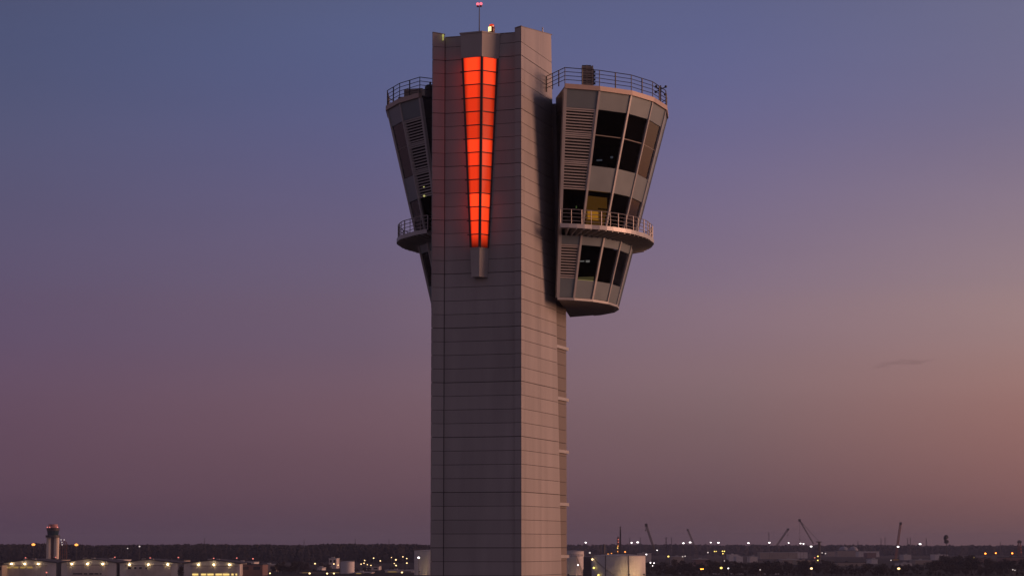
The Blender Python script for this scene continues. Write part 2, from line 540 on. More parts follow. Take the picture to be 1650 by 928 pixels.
def make_pod(side):
    def X(p): return (p[0], p[1]) if side > 0 else (-7.0 - p[0] - .05 * max(0.0, p[0] - 2.3), p[1])
    def X3(p, z): q = X(p); return (q[0], q[1], z)
    pod = MB()
    def hexs(mb, b4, t4):
        mb.hexa(b4 + t4)
    def patch(mb, i, u0, u1, z0, z1, o0, o1):
        """slab on facet i from u0..u1, z0..z1, between outward offsets o0 (inner) and o1 (outer)"""
        def pt(u, z, o):
            Q = ring(z)[0]
            d = (Q[i + 1] - Q[i]).normalized(); n = Vector((d.y, -d.x))
            return X3(Q[i].lerp(Q[i + 1], u) + n * o, z)
        hexs(mb, [pt(u0, z0, o1), pt(u1, z0, o1), pt(u1, z0, o0), pt(u0, z0, o0)], [pt(u0, z1, o1), pt(u1, z1, o1), pt(u1, z1, o0), pt(u0, z1, o0)])
    def poly(z, o, inner=.5):
        Q, e1, e2 = ring(z, o)
        return [X(q) for q in [e1] + Q + [e2]]
    # floors and soffit
    body = MB()
    body.prism(poly(ZB, -.02), ZB - .16, ZB)
    pod_o = body.build('observation_pod', M['soffit'], tower)
    fl = MB()
    for z in (ZB + .9, 47.10, 50.6, 56.2):
        fl.prism(poly(z, -.16), z - .1, z)
    fl.build('floor_slab', M['inner'], pod_o)
    rf = MB()
    rf.prism(poly(57.3, .0), 57.28, 57.45)
    rf.build('pod_roof', M['dark'], pod_o)
    ce = MB()
    Q0 = ring(57.2, .14)[0]; Q1 = ring(57.2, -.2)[0]
    for i in range(7):
        b = [X3(Q0[i], 57.26), X3(Q0[i + 1], 57.26), X3(Q1[i + 1], 57.26), X3(Q1[i], 57.26)]
        hexs(ce, b, [(x, y, 57.62) for x, y, z in b])
    ce.build('cornice', M['tanc'] if 'tanc' in M else M['trim'], pod_o)
    # return walls beside the shaft
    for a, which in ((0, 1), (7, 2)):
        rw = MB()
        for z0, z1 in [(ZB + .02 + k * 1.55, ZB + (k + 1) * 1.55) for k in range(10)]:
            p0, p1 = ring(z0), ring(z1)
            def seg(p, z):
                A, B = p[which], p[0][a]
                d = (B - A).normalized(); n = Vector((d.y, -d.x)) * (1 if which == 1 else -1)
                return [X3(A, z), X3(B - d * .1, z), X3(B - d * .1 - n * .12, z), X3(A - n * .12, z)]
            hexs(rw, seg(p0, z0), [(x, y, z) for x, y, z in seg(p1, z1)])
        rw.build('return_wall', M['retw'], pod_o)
    lk = MB()
    lx = .36
    pa, pb = X((-.9, 8.55)), X((lx, 10.2))
    lk.box(min(pa[0], pb[0]), max(pa[0], pb[0]), 8.85, 10.2, ZB + .1, 57.2)
    lk.build('link_wall', M['link'], pod_o)
    iw = MB()
    Pb, e1b, e2b = ring(ZB); Pt, e1t, e2t = ring(ZT)
    hexs(iw, [X3(e1b + Vector((.1, 0.3)), ZB), X3(e1b + Vector((.4, 0.3)), ZB), X3(e2b + Vector((.4, -.3)), ZB), X3(e2b + Vector((.1, -.3)), ZB)],
         [X3(e1t + Vector((.1, 0.3)), ZT - .1), X3(e1t + Vector((.4, 0.3)), ZT - .1), X3(e2t + Vector((.4, -.3)), ZT - .1), X3(e2t + Vector((.1, -.3)), ZT - .1)])
    iw.build('inner_wall', M['inner'], pod_o)
    # facets
    bands_l = [(45.75, ZB, ZB + 1.5)]
    for i in range(7):
        def sp(z0, z1):
            mb = MB(); patch(mb, i, .02, .98, z0, z1, -.14, -.02); mb.build('spandrel', M['spandrel'], pod_o)
        def win(z0, z1, transom=None):
            mb = MB(); patch(mb, i, .02, .98, z0, z1, -.085, -.06)
            w = mb.build('window', M['glass'], pod_o)
            if transom:
                mb = MB(); patch(mb, i, .03, .97, transom - .03, transom + .03, -.10, -.03); mb.build('transom', M['soffit'], pod_o)
        def louv(z0, z1):
            mb = MB()
            patch(mb, i, .03, .97, z0, z1, -.20, -.16)
            mb.build('louver_back', M['void'], pod_o)
            mb = MB()
            patch(mb, i, .025, .97, z0, z0 + .09, -.15, .0)
            patch(mb, i, .025, .97, z1 - .09, z1, -.15, .0)
            patch(mb, i, .025, .065, z0 + .092, z1 - .092, -.15, .0)
            patch(mb, i, .93, .97, z0 + .092, z1 - .092, -.15, .0)
            n = int((z1 - z0 - .2) / .205)
            st = (z1 - z0 - .18) / n
            for k in range(n):
                zz = z0 + .09 + (k + .5) * st
                def pt(u, z, o):
                    Q = ring(z)[0]
                    d = (Q[i + 1] - Q[i]).normalized(); nn = Vector((d.y, -d.x))
                    return X3(Q[i].lerp(Q[i + 1], u) + nn * o, z)
                hexs(mb, [pt(.066, zz - .035, -.01), pt(.929, zz - .035, -.01), pt(.929, zz + .035, -.13), pt(.066, zz + .035, -.13)],
                     [pt(.066, zz + .055, -.01), pt(.929, zz + .055, -.01), pt(.929, zz + .05, -.13), pt(.066, zz + .05, -.13)])
            mb.build('louver', M['louver'], pod_o)
        sp(55.90, ZT - .05)
        if i == 0 or i == 6:
            louv(53.95, 55.87); louv(51.88, 53.90); louv(49.85, 51.83)
            win(47.25, 49.80)
            sp(45.75, 46.4)
            louv(43.2, 45.72); sp(ZB + .02, 43.17)
        elif i in (1, 2, 3):
            win(51.72, 55.87, 54.0)
            sp(49.85, 51.68)
            win(47.25, 49.80)
            sp(45.75, 46.4); win(43.15, 45.72); sp(ZB + .02, 43.12)
        else:
            sp(53.8, 55.87); sp(51.72, 53.77); sp(49.85, 51.68); sp(47.25, 49.80)
            sp(45.75, 46.4); sp(43.15, 45.72); sp(ZB + .02, 43.12)
    # mullions at the corners
    for i in range(8):
        mb = MB()
        def mu(z, w, o):
            Q, e1, e2 = ring(z)
            prev = e1 if i == 0 else Q[i - 1]
            nxt = e2 if i == 7 else Q[i + 1]
            b = ((nxt - Q[i]).normalized() + (Q[i] - prev).normalized())
            if i in (0, 7):
                b = (Q[1] - Q[0]) if i == 0 else (Q[7] - Q[6])
            b.normalize(); n = Vector((b.y, -b.x))
            c = Q[i] + (b * .03 if i == 0 else b * 0)
            return [X3(c - b * w + n * o, z), X3(c + b * w + n * o, z), X3(c + b * w - n * .2, z), X3(c - b * w - n * .2, z)]
        w = .12 if i == 0 else .085
        hexs(mb, mu(ZB - .02, w, .05), mu(57.24, w, .05))
        mb.build('mullion', M['mullion'], pod_o)
    # base trim
    bt = MB()
    Q0, Q1 = ring(ZB, .07)[0], ring(ZB, -.25)[0]
    for i in range(7):
        b = [X3(Q0[i], ZB - .2), X3(Q0[i + 1], ZB - .2), X3(Q1[i + 1], ZB - .2), X3(Q1[i], ZB - .2)]
        hexs(bt, b, [(x, y, ZB - .03) for x, y, z in b])
    bt.build('base_trim', M['trim'], pod_o)
    # gallery deck with ribs
    OUT = 1.36
    dk = MB()
    Qo, Qi = ring(47.0, OUT)[0], ring(47.0, .06)[0]
    # rounded nose: subdivide each outer edge a little outward
    def outer_pts(offs, sub=4):
        Q = ring(47.0, offs)[0]
        pts = []
        for i in range(7):
            a, b = Q[i], Q[i + 1]
            d = (b - a).normalized(); n = Vector((d.y, -d.x))
            for k in range(sub):
                u = k / sub
                pts.append(a.lerp(b, u) + n * (.16 * 4 * u * (1 - u)))
        pts.append(Q[7])
        return pts
    po, pi_ = outer_pts(OUT), outer_pts(.10)
    for k in range(len(po) - 1):
        b = [X3(po[k], 46.82), X3(po[k + 1], 46.82), X3(pi_[k + 1], 46.82), X3(pi_[k], 46.82)]
        hexs(dk, b, [(x, y, 46.97) for x, y, z in b])
    dk_o = dk.build('gallery_deck', M['soffit'], pod_o)
    fa = MB()
    pf, pg = outer_pts(OUT + .05), outer_pts(OUT + .003)
    for k in range(len(po) - 1):
        b = [X3(pf[k], 46.74), X3(pf[k + 1], 46.74), X3(pg[k + 1], 46.74), X3(pg[k], 46.74)]
        hexs(fa, b, [(x, y, 47.06) for x, y, z in b])
    fa.build('fascia', M['mullion'], pod_o)
    rb = MB()
    ro, ri = outer_pts(OUT - .05), outer_pts(-.6)
    for k in range(0, len(ro) - 1):
        for (a, b_) in ((ri[k], ro[k]),):
            d = (b_ - a).normalized(); n = Vector((-d.y, d.x)) * .05
            b4 = [X3(a - n, 46.30), X3(b_ - n, 46.66), X3(b_ + n, 46.66), X3(a + n, 46.30)]
            hexs(rb, b4, [(x, y, 46.815) for x, y, z in b4])
    rb.build('deck_rib', M['trim'], pod_o)
    # railings
    def railing(name, pts, z, h, nr, big, material, r=.027):
        post_every = 1
        mb = MB()
        P3 = [Vector(X3(p, z)) for p in pts]
        for k in range(0, len(P3), post_every):
            rr = big if (k // post_every) % 2 == 0 else big * .65
            mb.tube(P3[k], P3[k] + Vector((0, 0, h)), rr, n=6)
        for j in range(nr):
            zz = h * (j + 1) / nr
            for k in range(len(P3) - 1):
                mb.tube(P3[k] + Vector((0, 0, zz)), P3[k + 1] + Vector((0, 0, zz)), r * (1.25 if j == nr - 1 else 1), n=5, cap=False)
        return mb.build(name, material, pod_o)
    Q, e1, e2 = ring(57.4, -.02)
    pts = []
    e1r = Vector((.07, 6.3))
    for u in (0, .33, .67):
        pts.append(e1r.lerp(Q[0], u))
    for i in range(7):
        for u in (0, .5):
            pts.append(Q[i].lerp(Q[i + 1], u))
    pts.append(Q[7])
    railing('roof_railing', pts, 57.63, 1.22, 4, .05, M['dark'])
    pts2 = [p for k, p in enumerate(outer_pts(OUT - .06, 3))]
    Qr, e1, e2 = ring(47.0, OUT - .06)
    Qp = ring(47.0, .05)[0]
    pts2 = [Qp[0], Qp[0].lerp(pts2[0], .5)] + pts2 + [Qp[7]]
    railing('gallery_railing', pts2, 47.0, 1.15, 4, .045, M['rail'])
    return pod_o, X3
M['tanc'] = mat('cornice_paint', (.50, .38, .31), .5, .1, .05, 1.0)
podR, XR = make_pod(1)
podL, XL = make_pod(-1)

# lit rooms (the amber wall itself glows), consoles and monitors inside the right pod
mb = MB()
Q = ring(48.5)[0]
d = (Q[2] - Q[1]).normalized(); n = Vector((d.y, -d.x)); c = Q[1].lerp(Q[2], .95) - n * 1.5
hx = d * .95
wa, wb = c - hx, c + hx * 1.1
mb.hexa([(wa.x, wa.y, 47.12), (wb.x, wb.y, 47.12), (wb.x - n.x * .1, wb.y - n.y * .1, 47.12), (wa.x - n.x * .1, wa.y - n.y * .1, 47.12),
         (wa.x, wa.y, 49.75), (wb.x, wb.y, 49.75), (wb.x - n.x * .1, wb.y - n.y * .1, 49.75), (wa.x - n.x * .1, wa.y - n.y * .1, 49.75)])
mb.build('room_wall', emit('glowing_room_wall', (1, .42, .06), .42), podR)  # wall emits the amber room light itself, no lamp behind it
mb = MB()
wc = c + n * .12
la, lb = wc - d * .9, wc + d * .1
mb.hexa([(la.x, la.y, 47.9), (lb.x, lb.y, 47.9), (lb.x - n.x * .05, lb.y - n.y * .05, 47.9), (la.x - n.x * .05, la.y - n.y * .05, 47.9),
         (la.x, la.y, 48.6), (lb.x, lb.y, 48.6), (lb.x - n.x * .05, lb.y - n.y * .05, 48.6), (la.x - n.x * .05, la.y - n.y * .05, 48.6)])
mb.build('glow_band', emit('glow_band', (1, .40, .03), 2.3), podR)  # brightest part of the room light, put in as a glowing strip
mb = MB()
la, lb = wc + d * .1, wc + d * 1.0
for z_ in (48.75,):
    mb.hexa([(la.x, la.y, z_), (lb.x, lb.y, z_), (lb.x - n.x * .05, lb.y - n.y * .05, z_), (la.x - n.x * .05, la.y - n.y * .05, z_),
         (la.x, la.y, z_ + .1), (lb.x, lb.y, z_ + .1), (lb.x - n.x * .05, lb.y - n.y * .05, z_ + .1), (la.x - n.x * .05, la.y - n.y * .05, z_ + .1)])
mb.build('shelf', M['inner'], podR)
con = MB()
for k, (u, i) in enumerate([(.2, 1), (.5, 1), (.8, 1), (.3, 2), (.75, 2), (.5, 3)]):
    Q = ring(51.7)[0]
    d = (Q[i + 1] - Q[i]).normalized(); n = Vector((d.y, -d.x))
    c = Q[i].lerp(Q[i + 1], u) - n * .8
    con.box(c.x - .3, c.x + .3, c.y - .3, c.y + .3, 50.7, 51.9 + .12 * (k % 3))
con.build('console', M['inner'], podR)
mb = MB()
for (x, y, z_, w_, h_) in ((4.0, 7.2, 52.2, .22, .12), (3.3, 6.6, 52.25, .14, .1), (4.6, 8.6, 52.6, .10, .16), (5.0, 9.4, 52.5, .2, .1)):
    mb.box(x - w_, x + w_, y, y + .03, z_, z_ + h_)
mb.build('screen', emit('screen_light', (.5, .55, .6), .5), podR)
mb = MB()
mb.box(1.2, 2.2, 9.2, 9.24, 44.75, 44.83); mb.box(2.3, 2.6, 9.3, 9.34, 44.7, 44.86)
mb.build('strip_lamp', emit('strip_light', (.8, .75, .6), 1.2), podR)
mb = MB()
mb.box(1.6, 2.9, 9.5, 9.54, 43.2, 43.6)
mb.build('desk_lamp', emit('desk_light', (.9, .7, .25), .4), podR)
p = ring(48.6)[0]; q = p[0].lerp(p[1], .5)
mb = MB(); mb.box(q.x - .04, q.x + .04, q.y + .9, q.y + .95, 48.55, 48.72)
mb.build('exit_lamp', emit('green_lamp', (.4, .6, .15), .8), podR)
p = ring(49.7)[0]; q = XL(p[0].lerp(p[1], .62), 49.75)
mb = MB(); mb.ball((q[0], q[1] - .15, 49.9), .08); mb.ball((q[0] - .02, q[1] - .15, 50.6), .06)
mb.build('wall_lamp', emit('dim_wall_lamp', (.9, .85, .3), .5), podL)

def world_of(x, y, z):
    return C0 + U * x + V * y + Vector((0, 0, z))
# ------------------------------------------------------------------ things standing on the tower
pl = loc(936, 132, 5.6)
t = thing('cooling_unit', 'tan slatted cooling unit standing on the right pod roof behind its railing', 'cooling unit', world_of(3.35, 6.2, 57.45), -TH + R(18))
mb = MB(); mb.box(-.42, .28, -.46, .46, .12, 1.95); mb.build('casing', M['dark'], t)
mb = MB()
for k in range(9):
    z = .2 + k * .19
    mb.box(-.44, .30, -.53, -.47, z, z + .14); mb.box(.29, .36, -.48, .48, z, z + .14)
mb.build('grille', M['cooling'], t)
mb = MB(); mb.box(-.1, 0, -.56, -.535, .12, 1.95); mb.box(.34, .44, -.56, -.46, .12, 1.9); mb.build('corner_post', M['cooling'], t)
mb = MB()
for x in (-.4, .26):
    for y in (-.45, .45): mb.box(x - .06, x + .06, y - .06, y + .06, 0, .119)
mb.build('foot', M['dark'], t)
mb = MB(); mb.box(.42, .5, -.3, .1, .5, 1.7)
for k in range(4): mb.tube((.5, -.1, .6 + k * .3), (.62, -.1, .6 + k * .3), .09, n=8)
mb.build('fan_box', M['dark'], t)

q = XL((2.15, 6.5), 57.45)
t = thing('cooling_unit', 'long tan cooling unit on the left pod roof beside the dark tank', 'cooling unit', world_of(-7 - 3.7, 6.3, 57.45), -TH)
mb = MB(); mb.box(-.75, .75, -.5, .5, .1, 1.0); mb.build('casing', M['cooling'], t)
mb = MB()
for k in range(5): mb.box(-.7, .7, -.53, -.503, .2 + k * .15, .27 + k * .15)
mb.build('grille', M['soffit'], t)
mb = MB(); mb.box(-.7, -.6, -.5, .5, 0, .1); mb.box(.6, .7, -.5, .5, 0, .1); mb.build('foot', M['dark'], t)
t = thing('roof_tank', 'dark squat round tank on the left pod roof next to the shaft', 'tank', world_of(-7 - 2.2, 5.6, 57.45), -TH)
mb = MB(); mb.lathe([(.001, 0), (.42, 0), (.42, 1.0), (.3, 1.15), (.001, 1.18)], n=20); mb.build('drum', M['dark'], t)
mb = MB(); mb.tube((0, 0, 1.17), (0, 0, 1.4), .08, n=8); mb.build('cap', M['dark'], t)
t = thing('equipment_box', 'small grey equipment box on the outer edge of the left pod roof', 'box', world_of(-7 - 5.3, 8.0, 57.45), -TH)
mb = MB(); mb.box(-.35, .35, -.3, .3, .05, .8); mb.build('case', M['soffit'], t)
mb = MB(); mb.box(-.3, .3, -.33, -.303, .15, .7); mb.build('door', M['dark'], t)

t = thing('weather_sensor', 'small dark cluster of weather instruments clamped to the outer rail of the right pod roof', 'weather sensor', world_of(7.28, 13.6, 57.6), -TH)
mb = MB(); mb.tube((0, 0, 0), (0, 0, 1.5), .05, n=8); mb.build('pole', M['dark'], t)
mb = MB()
mb.tube((-.4, 0, 1.0), (.4, 0, 1.35), .04, n=6); mb.tube((-.35, 0, 1.4), (.35, 0, .8), .04, n=6)
mb.build('cross_arm', M['dark'], t)
mb = MB()
for x, z in ((-.4, 1.0), (.42, 1.38), (-.36, 1.45), (.36, .75)): mb.ball((x, 0, z), .11, 8, 5)
mb.build('sensor_head', M['dark'], t)

yA = 1.2
pb, ptp = loc(772.3, 55, yA), loc(772.6, 12, yA)
t = thing('antenna_mast', 'thin antenna mast with a pair of red warning lamps on top of the tower', 'mast', world_of(pb.x, yA, zc_top - .25), -TH)
h = ptp.z - (zc_top - .25)
mb = MB(); mb.tube((0, 0, 0), (0, 0, h), .045, .03, n=8); mb.lathe([(.001, .0), (.14, 0), (.14, .05), (.001, .05)], n=12); mb.build('pole', M['dark'], t)
mb = MB(); mb.box(-.2, .2, -.03, .03, h, h + .05); mb.tube((-.13, 0, h + .05), (-.13, 0, h + .14), .08, n=8); mb.tube((.13, 0, h + .05), (.13, 0, h + .14), .08, n=8); mb.build('lamp_bracket', mat('red_paint', (.35, .04, .05), .5), t)
redl = emit('red_warning_lamp', (1.0, .16, .22), 1.6)
for x in (-.13, .13):
    mb = MB(); mb.ball((x, 0, h + .24), .115, 10, 6); mb.build('lamp', redl, t)
pb, ptp = loc(792.3, 55, yA), loc(792.3, 39, yA)
t = thing('rotating_beacon', 'red and yellow rotating beacon lit on the tower top beside the mast', 'beacon', world_of(pb.x, yA, zc_top - .25), -TH)
z1 = ptp.z - (zc_top - .25)
zz = z1 - .72
mb = MB(); mb.tube((0, 0, 0), (0, 0, zz), .1, n=10); mb.lathe([(.001, zz), (.25, zz), (.25, zz + .06), (.001, zz + .06)], n=18); mb.build('pedestal', M['dark'], t)
mb = MB(); mb.lathe([(.001, zz + .06), (.23, zz + .06), (.25, zz + .3), (.22, zz + .5), (.001, zz + .52)], n=18); mb.build('housing', mat('beacon_red', (.22, .03, .02), .25), t)
mb = MB(); mb.lathe([(.001, zz + .52), (.2, zz + .525), (.17, zz + .66), (.001, zz + .72)], n=18); mb.build('top_lamp', emit('beacon_red_lamp', (1, .07, .02), .75), t)
mb = MB()
for k in range(8):
    a0_, a1_ = R(200 + k * 10), R(210 + k * 10)
    def pt(a_, r_, z_): return (r_ * math.cos(a_), r_ * math.sin(a_), z_)
    mb.hexa([pt(a0_, .262, zz + .12), pt(a1_, .262, zz + .12), pt(a1_, .2, zz + .12), pt(a0_, .2, zz + .12), pt(a0_, .262, zz + .46), pt(a1_, .262, zz + .46), pt(a1_, .2, zz + .46), pt(a0_, .2, zz + .46)])
mb.build('lens', emit('beacon_yellow_lamp', (1, .85, .35), 1.8), t)
mb = MB(); mb.ball((.17, -.19, zz + .5), .035, 8, 5); mb.build('side_lamp', emit('beacon_small_lamp', (1, .6, .4), 1.6), t)

# ================================================================== GROUND
def ground_mat():
    m, nt, b = new_mat('ground_mix')
    N, L = nt.nodes, nt.links
    tc = N.new('ShaderNodeTexCoord')
    n1 = N.new('ShaderNodeTexNoise'); n1.inputs['Scale'].default_value = .004; n1.inputs['Detail'].default_value = 8
    mp = N.new('ShaderNodeMapping'); mp.inputs['Scale'].default_value = (1, .25, 1)
    L.new(tc.outputs['Object'], mp.inputs['Vector']); L.new(mp.outputs['Vector'], n1.inputs['Vector'])
    cr = N.new('ShaderNodeValToRGB')
    el = cr.color_ramp.elements
    el[0].position = .35; el[0].color = (.012, .011, .010, 1)
    el[1].position = .62; el[1].color = (.045, .04, .032, 1)
    e_ = el.new(.5); e_.color = (.022, .02, .017, 1)
    L.new(n1.outputs['Fac'], cr.inputs['Fac'])
    L.new(cr.outputs['Color'], b.inputs['Base Color'])
    b.inputs['Roughness'].default_value = .95
    b.inputs['Specular IOR Level'].default_value = .1
    return m
mb = MB()
mb.add([(-14000, -3000, 0), (14000, -3000, 0), (14000, 12000, 0), (-14000, 12000, 0)], [(0, 1, 2, 3)])
g = mb.build('ground', ground_mat()); g['kind'] = 'structure'
mb = MB()
mb.add([(-1300, 1350, .02), (1500, 1350, .02), (1500, 1660, .02), (-1300, 1660, .02)], [(0, 1, 2, 3)])
g = mb.build('apron', mat('apron_asphalt', (.055, .052, .05), .85, 0, .25, .02)); g['kind'] = 'structure'
mb = MB()
mb.add([(-40, 40, .01), (40, 40, .01), (40, 260, .01), (-40, 260, .01)], [(0, 1, 2, 3)])
g = mb.build('pavement', mat('pavement_concrete', (.2, .19, .18), .9, 0, .2, .3)); g['kind'] = 'structure'

# ================================================================== WOODS
M['wood'] = mat('bare_wood_mass', (.027, .025, .028), .95, 0, .2, .03, .15, spec=.05)
ICO_V, ICO_F = [], []
_bm = bmesh.new(); bmesh.ops.create_icosphere(_bm, subdivisions=1, radius=1)
ICO_V = [v.co.copy() for v in _bm.verts]; ICO_F = [tuple(v.index for v in f.verts) for f in _bm.faces]; _bm.free()
def woods(name, label, px0, px1, Ds, top, n, seed, r=(3.0, 6.5)):
    rnd = random.Random(seed)
    mb = MB()
    for k in range(n):
        px = rnd.uniform(px0, px1); D = rnd.uniform(*Ds)
        x = (px - 825) / F * D
        ht = top(px, D, rnd)
        rad = rnd.uniform(*r)
        nb = 5
        for j in range(nb):
            zz = ht * (.22 + .68 * (j / (nb - 1)))
            rr = rad * (1.1 - .62 * (j / (nb - 1)) ** 2) * rnd.uniform(.75, 1.15)
            c = Vector((x + rnd.gauss(0, rad * .35), D + rnd.gauss(0, rad * .35), zz))
            mb.add([c + Vector((v.x * rr * rnd.uniform(.7, 1.2), v.y * rr * rnd.uniform(.7, 1.2), v.z * rr * rnd.uniform(.75, 1.35))) for v in ICO_V], ICO_F)
    o = mb.build(name, M['wood'])
    tag(o, label, 'woodland', kind='stuff')
    return o
def wav(px, s):
    return math.sin(px * .021 + s) * .5 + math.sin(px * .057 + s * 2) * .3 + math.sin(px * .13 + s * 3) * .2
def top_for(py_of):
    def fn(px, D, rnd):
        z = CAMH + (878 - py_of(px)) / F * D
        return z * (1 - abs(rnd.gauss(0, .07)))
    return fn
woods('woodland', 'long dark belt of bare trees along the horizon left of the tower', -1000, 845, (3000, 4100),
      top_for(lambda px: 875.6 - wav(px, 1) * 1.4 - (2.0 if 60 < px < 80 else 0) - 1.2 * math.exp(-((px - 540) / 45) ** 2)), 4700, 5, (2.6, 5.2))
woods('woodland', 'hazy blue belt of far woods along the horizon right of the tower', 800, 2500, (5200, 7000),
      top_for(lambda px: 878.4 - wav(px, 4) * 1.0 + 1.2 * (px - 1240) / 400), 2450, 6, (5, 11))

# ================================================================== FAR SETTING: helpers
M['facade'] = mat('facade_paint', (.62, .58, .54), .7, 0, .12, .08)
M['facade2'] = mat('facade_tan', (.34, .29, .24), .75, 0, .15, .08)
M['facade3'] = mat('facade_brick', (.22, .13, .11), .8, 0, .15, .08)
M['roofd'] = mat('roof_dark', (.03, .03, .036), .8)
M['roofp'] = mat('roof_pale', (.42, .42, .42), .7, 0, .1, .05)
M['doorp'] = mat('hangar_door', (.55, .49, .43), .6, 0, .18, .15, .10)
M['steel'] = mat('far_steel', (.09, .085, .085), .6, .3)
M['steelr'] = mat('far_red_steel', (.22, .09, .06), .6, .2)
M['steely'] = mat('far_yellow_steel', (.42, .28, .06), .6, .1)
M['white'] = mat('tank_paint', (.66, .64, .62), .6, 0, .10, .06)
M['domep'] = mat('dome_paint', (.26, .27, .32), .7, 0, .12, .05)
M['winlit'] = emit('lit_window', (1, .62, .18), .30)
M['winlitb'] = emit('bright_window', (1, .70, .22), 1.1)
M['windark'] = mat('dark_window', (.03, .03, .035), .15)
LAMP = {
    'sodium': emit('lamp_sodium', (1, .22, .025), 14),
    'white': emit('lamp_white', (1, .93, .92), 4.5),
    'dimwhite': emit('lamp_dim_white', (1, .85, .8), .9),
    'warm': emit('lamp_warm', (1, .66, .30), 3.2),
    'yellow': emit('lamp_yellow', (1, .72, .16), 2.6),
    'orange': emit('lamp_orange', (1, .36, .07), 2.4),
    'red': emit('lamp_red', (1, .25, .2), 1.3, False),
    'hangar': emit('lamp_hangar', (1, .72, .36), 20.0),
}
def ground_pt(px, D):
    return Vector(((px - 825) / F * D, D, 0))
def zat(py, D):
    return at(825, py, D).z

# ---- hangars
def hangar(x0, xa, x1, eL, ap, eR, d0_, d1_, dtop, lamps, D, label, kind):
    s = mpp(D)
    c = ground_pt((x0 + x1) / 2, D)
    t = thing('hangar', label, 'hangar', c, 0)
    X_ = lambda px: (px - (x0 + x1) / 2) * s
    zl, za, zr = zat(eL, D), zat(ap, D), zat(eR, D)
    dep = 62
    mb = MB()
    ply = [(X_(x0), 0), (X_(x1), 0), (X_(x1), zr), (X_(xa), za), (X_(x0), zl)]
    n = 5
    mb.add([(x, 0, z) for x, z in ply] + [(x, dep, z) for x, z in ply], [tuple(range(n)), tuple(range(2 * n - 1, n - 1, -1))] + [((i + 1) % n, i, n + i, n + (i + 1) % n) for i in range(n)])
    mb.build('wall', M['facade'], t)
    rf = MB()
    ov = 1.2
    for (xa_, z_a, xb_, z_b) in ((X_(x0) - ov, zl - .1, X_(xa), za), (X_(xa), za, X_(x1) + ov, zr - .1)):
        rf.hexa([(xa_, -ov, z_a + .05), (xb_, -ov, z_b + .05), (xb_, dep + ov, z_b + .05), (xa_, dep + ov, z_a + .05),
                 (xa_, -ov, z_a + .65), (xb_, -ov, z_b + .65), (xb_, dep + ov, z_b + .65), (xa_, dep + ov, z_a + .65)])
    ro = rf.build('roof', M['roofd'], t)
    for u in (.25, .7):
        mb = MB(); xx = X_(xa) + (u - .5) * 14; mb.box(xx - 1.4, xx + 1.4, 6, 9, za - 1.2, za + .9); mb.build('vent', M['roofp'], ro)
    zd = zat(dtop, D)
    dw = MB()
    nx = 6
    w_ = (X_(d1_) - X_(d0_)) / nx
    for k in range(nx):
        yy = -.25 - (.25 if k % 2 else 0)
        dw.box(X_(d0_) + k * w_ + .05, X_(d0_) + (k + 1) * w_ - .05, yy, yy + .2, 0, zd - .3)
        for j in range(1, 5):
            dw.box(X_(d0_) + k * w_ + j * w_ / 5 - .06, X_(d0_) + k * w_ + j * w_ / 5 + .06, yy - .08, yy - .002, 0, zd - .4)
    do = dw.build('door', M['doorp'], t)
    mb = MB(); mb.box(X_(d0_) - .8, X_(d1_) + .8, -.35, -.01, zd - .28, zd + .5); mb.build('door_track', M['facade2'], t)
    wy0, wy1, wm, cells = kind
    zw0, zw1 = zat(wy1, D), zat(wy0, D)
    for (a, b) in cells:
        mb = MB(); mb.box(X_(a), X_(b), -.80, -.6, zw0, zw1); mb.build('window', wm, do)
    for px, py in lamps:
        mb = MB(); zz = zat(py, D); mb.tube((X_(px), -.02, zz + .5), (X_(px), -1.2, zz + .45), .08, n=6)
        l = mb.build('lamp_arm', M['steel'], t)
        mb = MB(); mb.ball((X_(px), -1.3, zz), .55, 10, 6, .8); mb.build('lamp', LAMP['hangar'], l)
    # low side annex
    return t
hangar(10, 51, 95.5, 907, 901.4, 906.3, 14.5, 80, 911, [(24.7, 907.8), (46, 907.8), (67.5, 907.8)], 1740, 'pale gabled hangar with yellow lit door windows, leftmost of the hangar row',
       (912, 915, M['winlit'], [(16 + k * 11.2, 24.5 + k * 11.2) for k in range(4)]))
hangar(104, 146, 192, 906.3, 900, 906, 114, 178, 910, [(121.2, 908), (146, 908), (170.6, 908)], 1740, 'pale gabled hangar with a row of dark door windows, second from the left',
       (922.8, 924.8, M['windark'], [(123, 138), (140.5, 146), (149, 156), (157.5, 164), (166, 169)]))
hangar(197.5, 240.6, 290.5, 907, 901.3, 907, 208, 280, 910.5, [(213.3, 908.8), (243.7, 908.8), (274.5, 908.8)], 1740, 'pale gabled hangar with small dark squares high on its door, third from the left',
       (913, 916, M['windark'], [(211, 216), (221, 224.5), (229, 233), (239, 242)]))
hangar(300, 346.6, 389.5, 907.5, 901.8, 907.8, 312, 385, 911.5, [(324, 909), (348.3, 909), (373.3, 909)], 1740, 'pale gabled hangar with a bright yellow window strip, rightmost of the hangar row',
       (923.5, 926.3, M['winlitb'], [(314, 323.5), (328, 336), (338, 348), (351, 361.5), (363, 373), (376.5, 380), (383, 385.5)]))

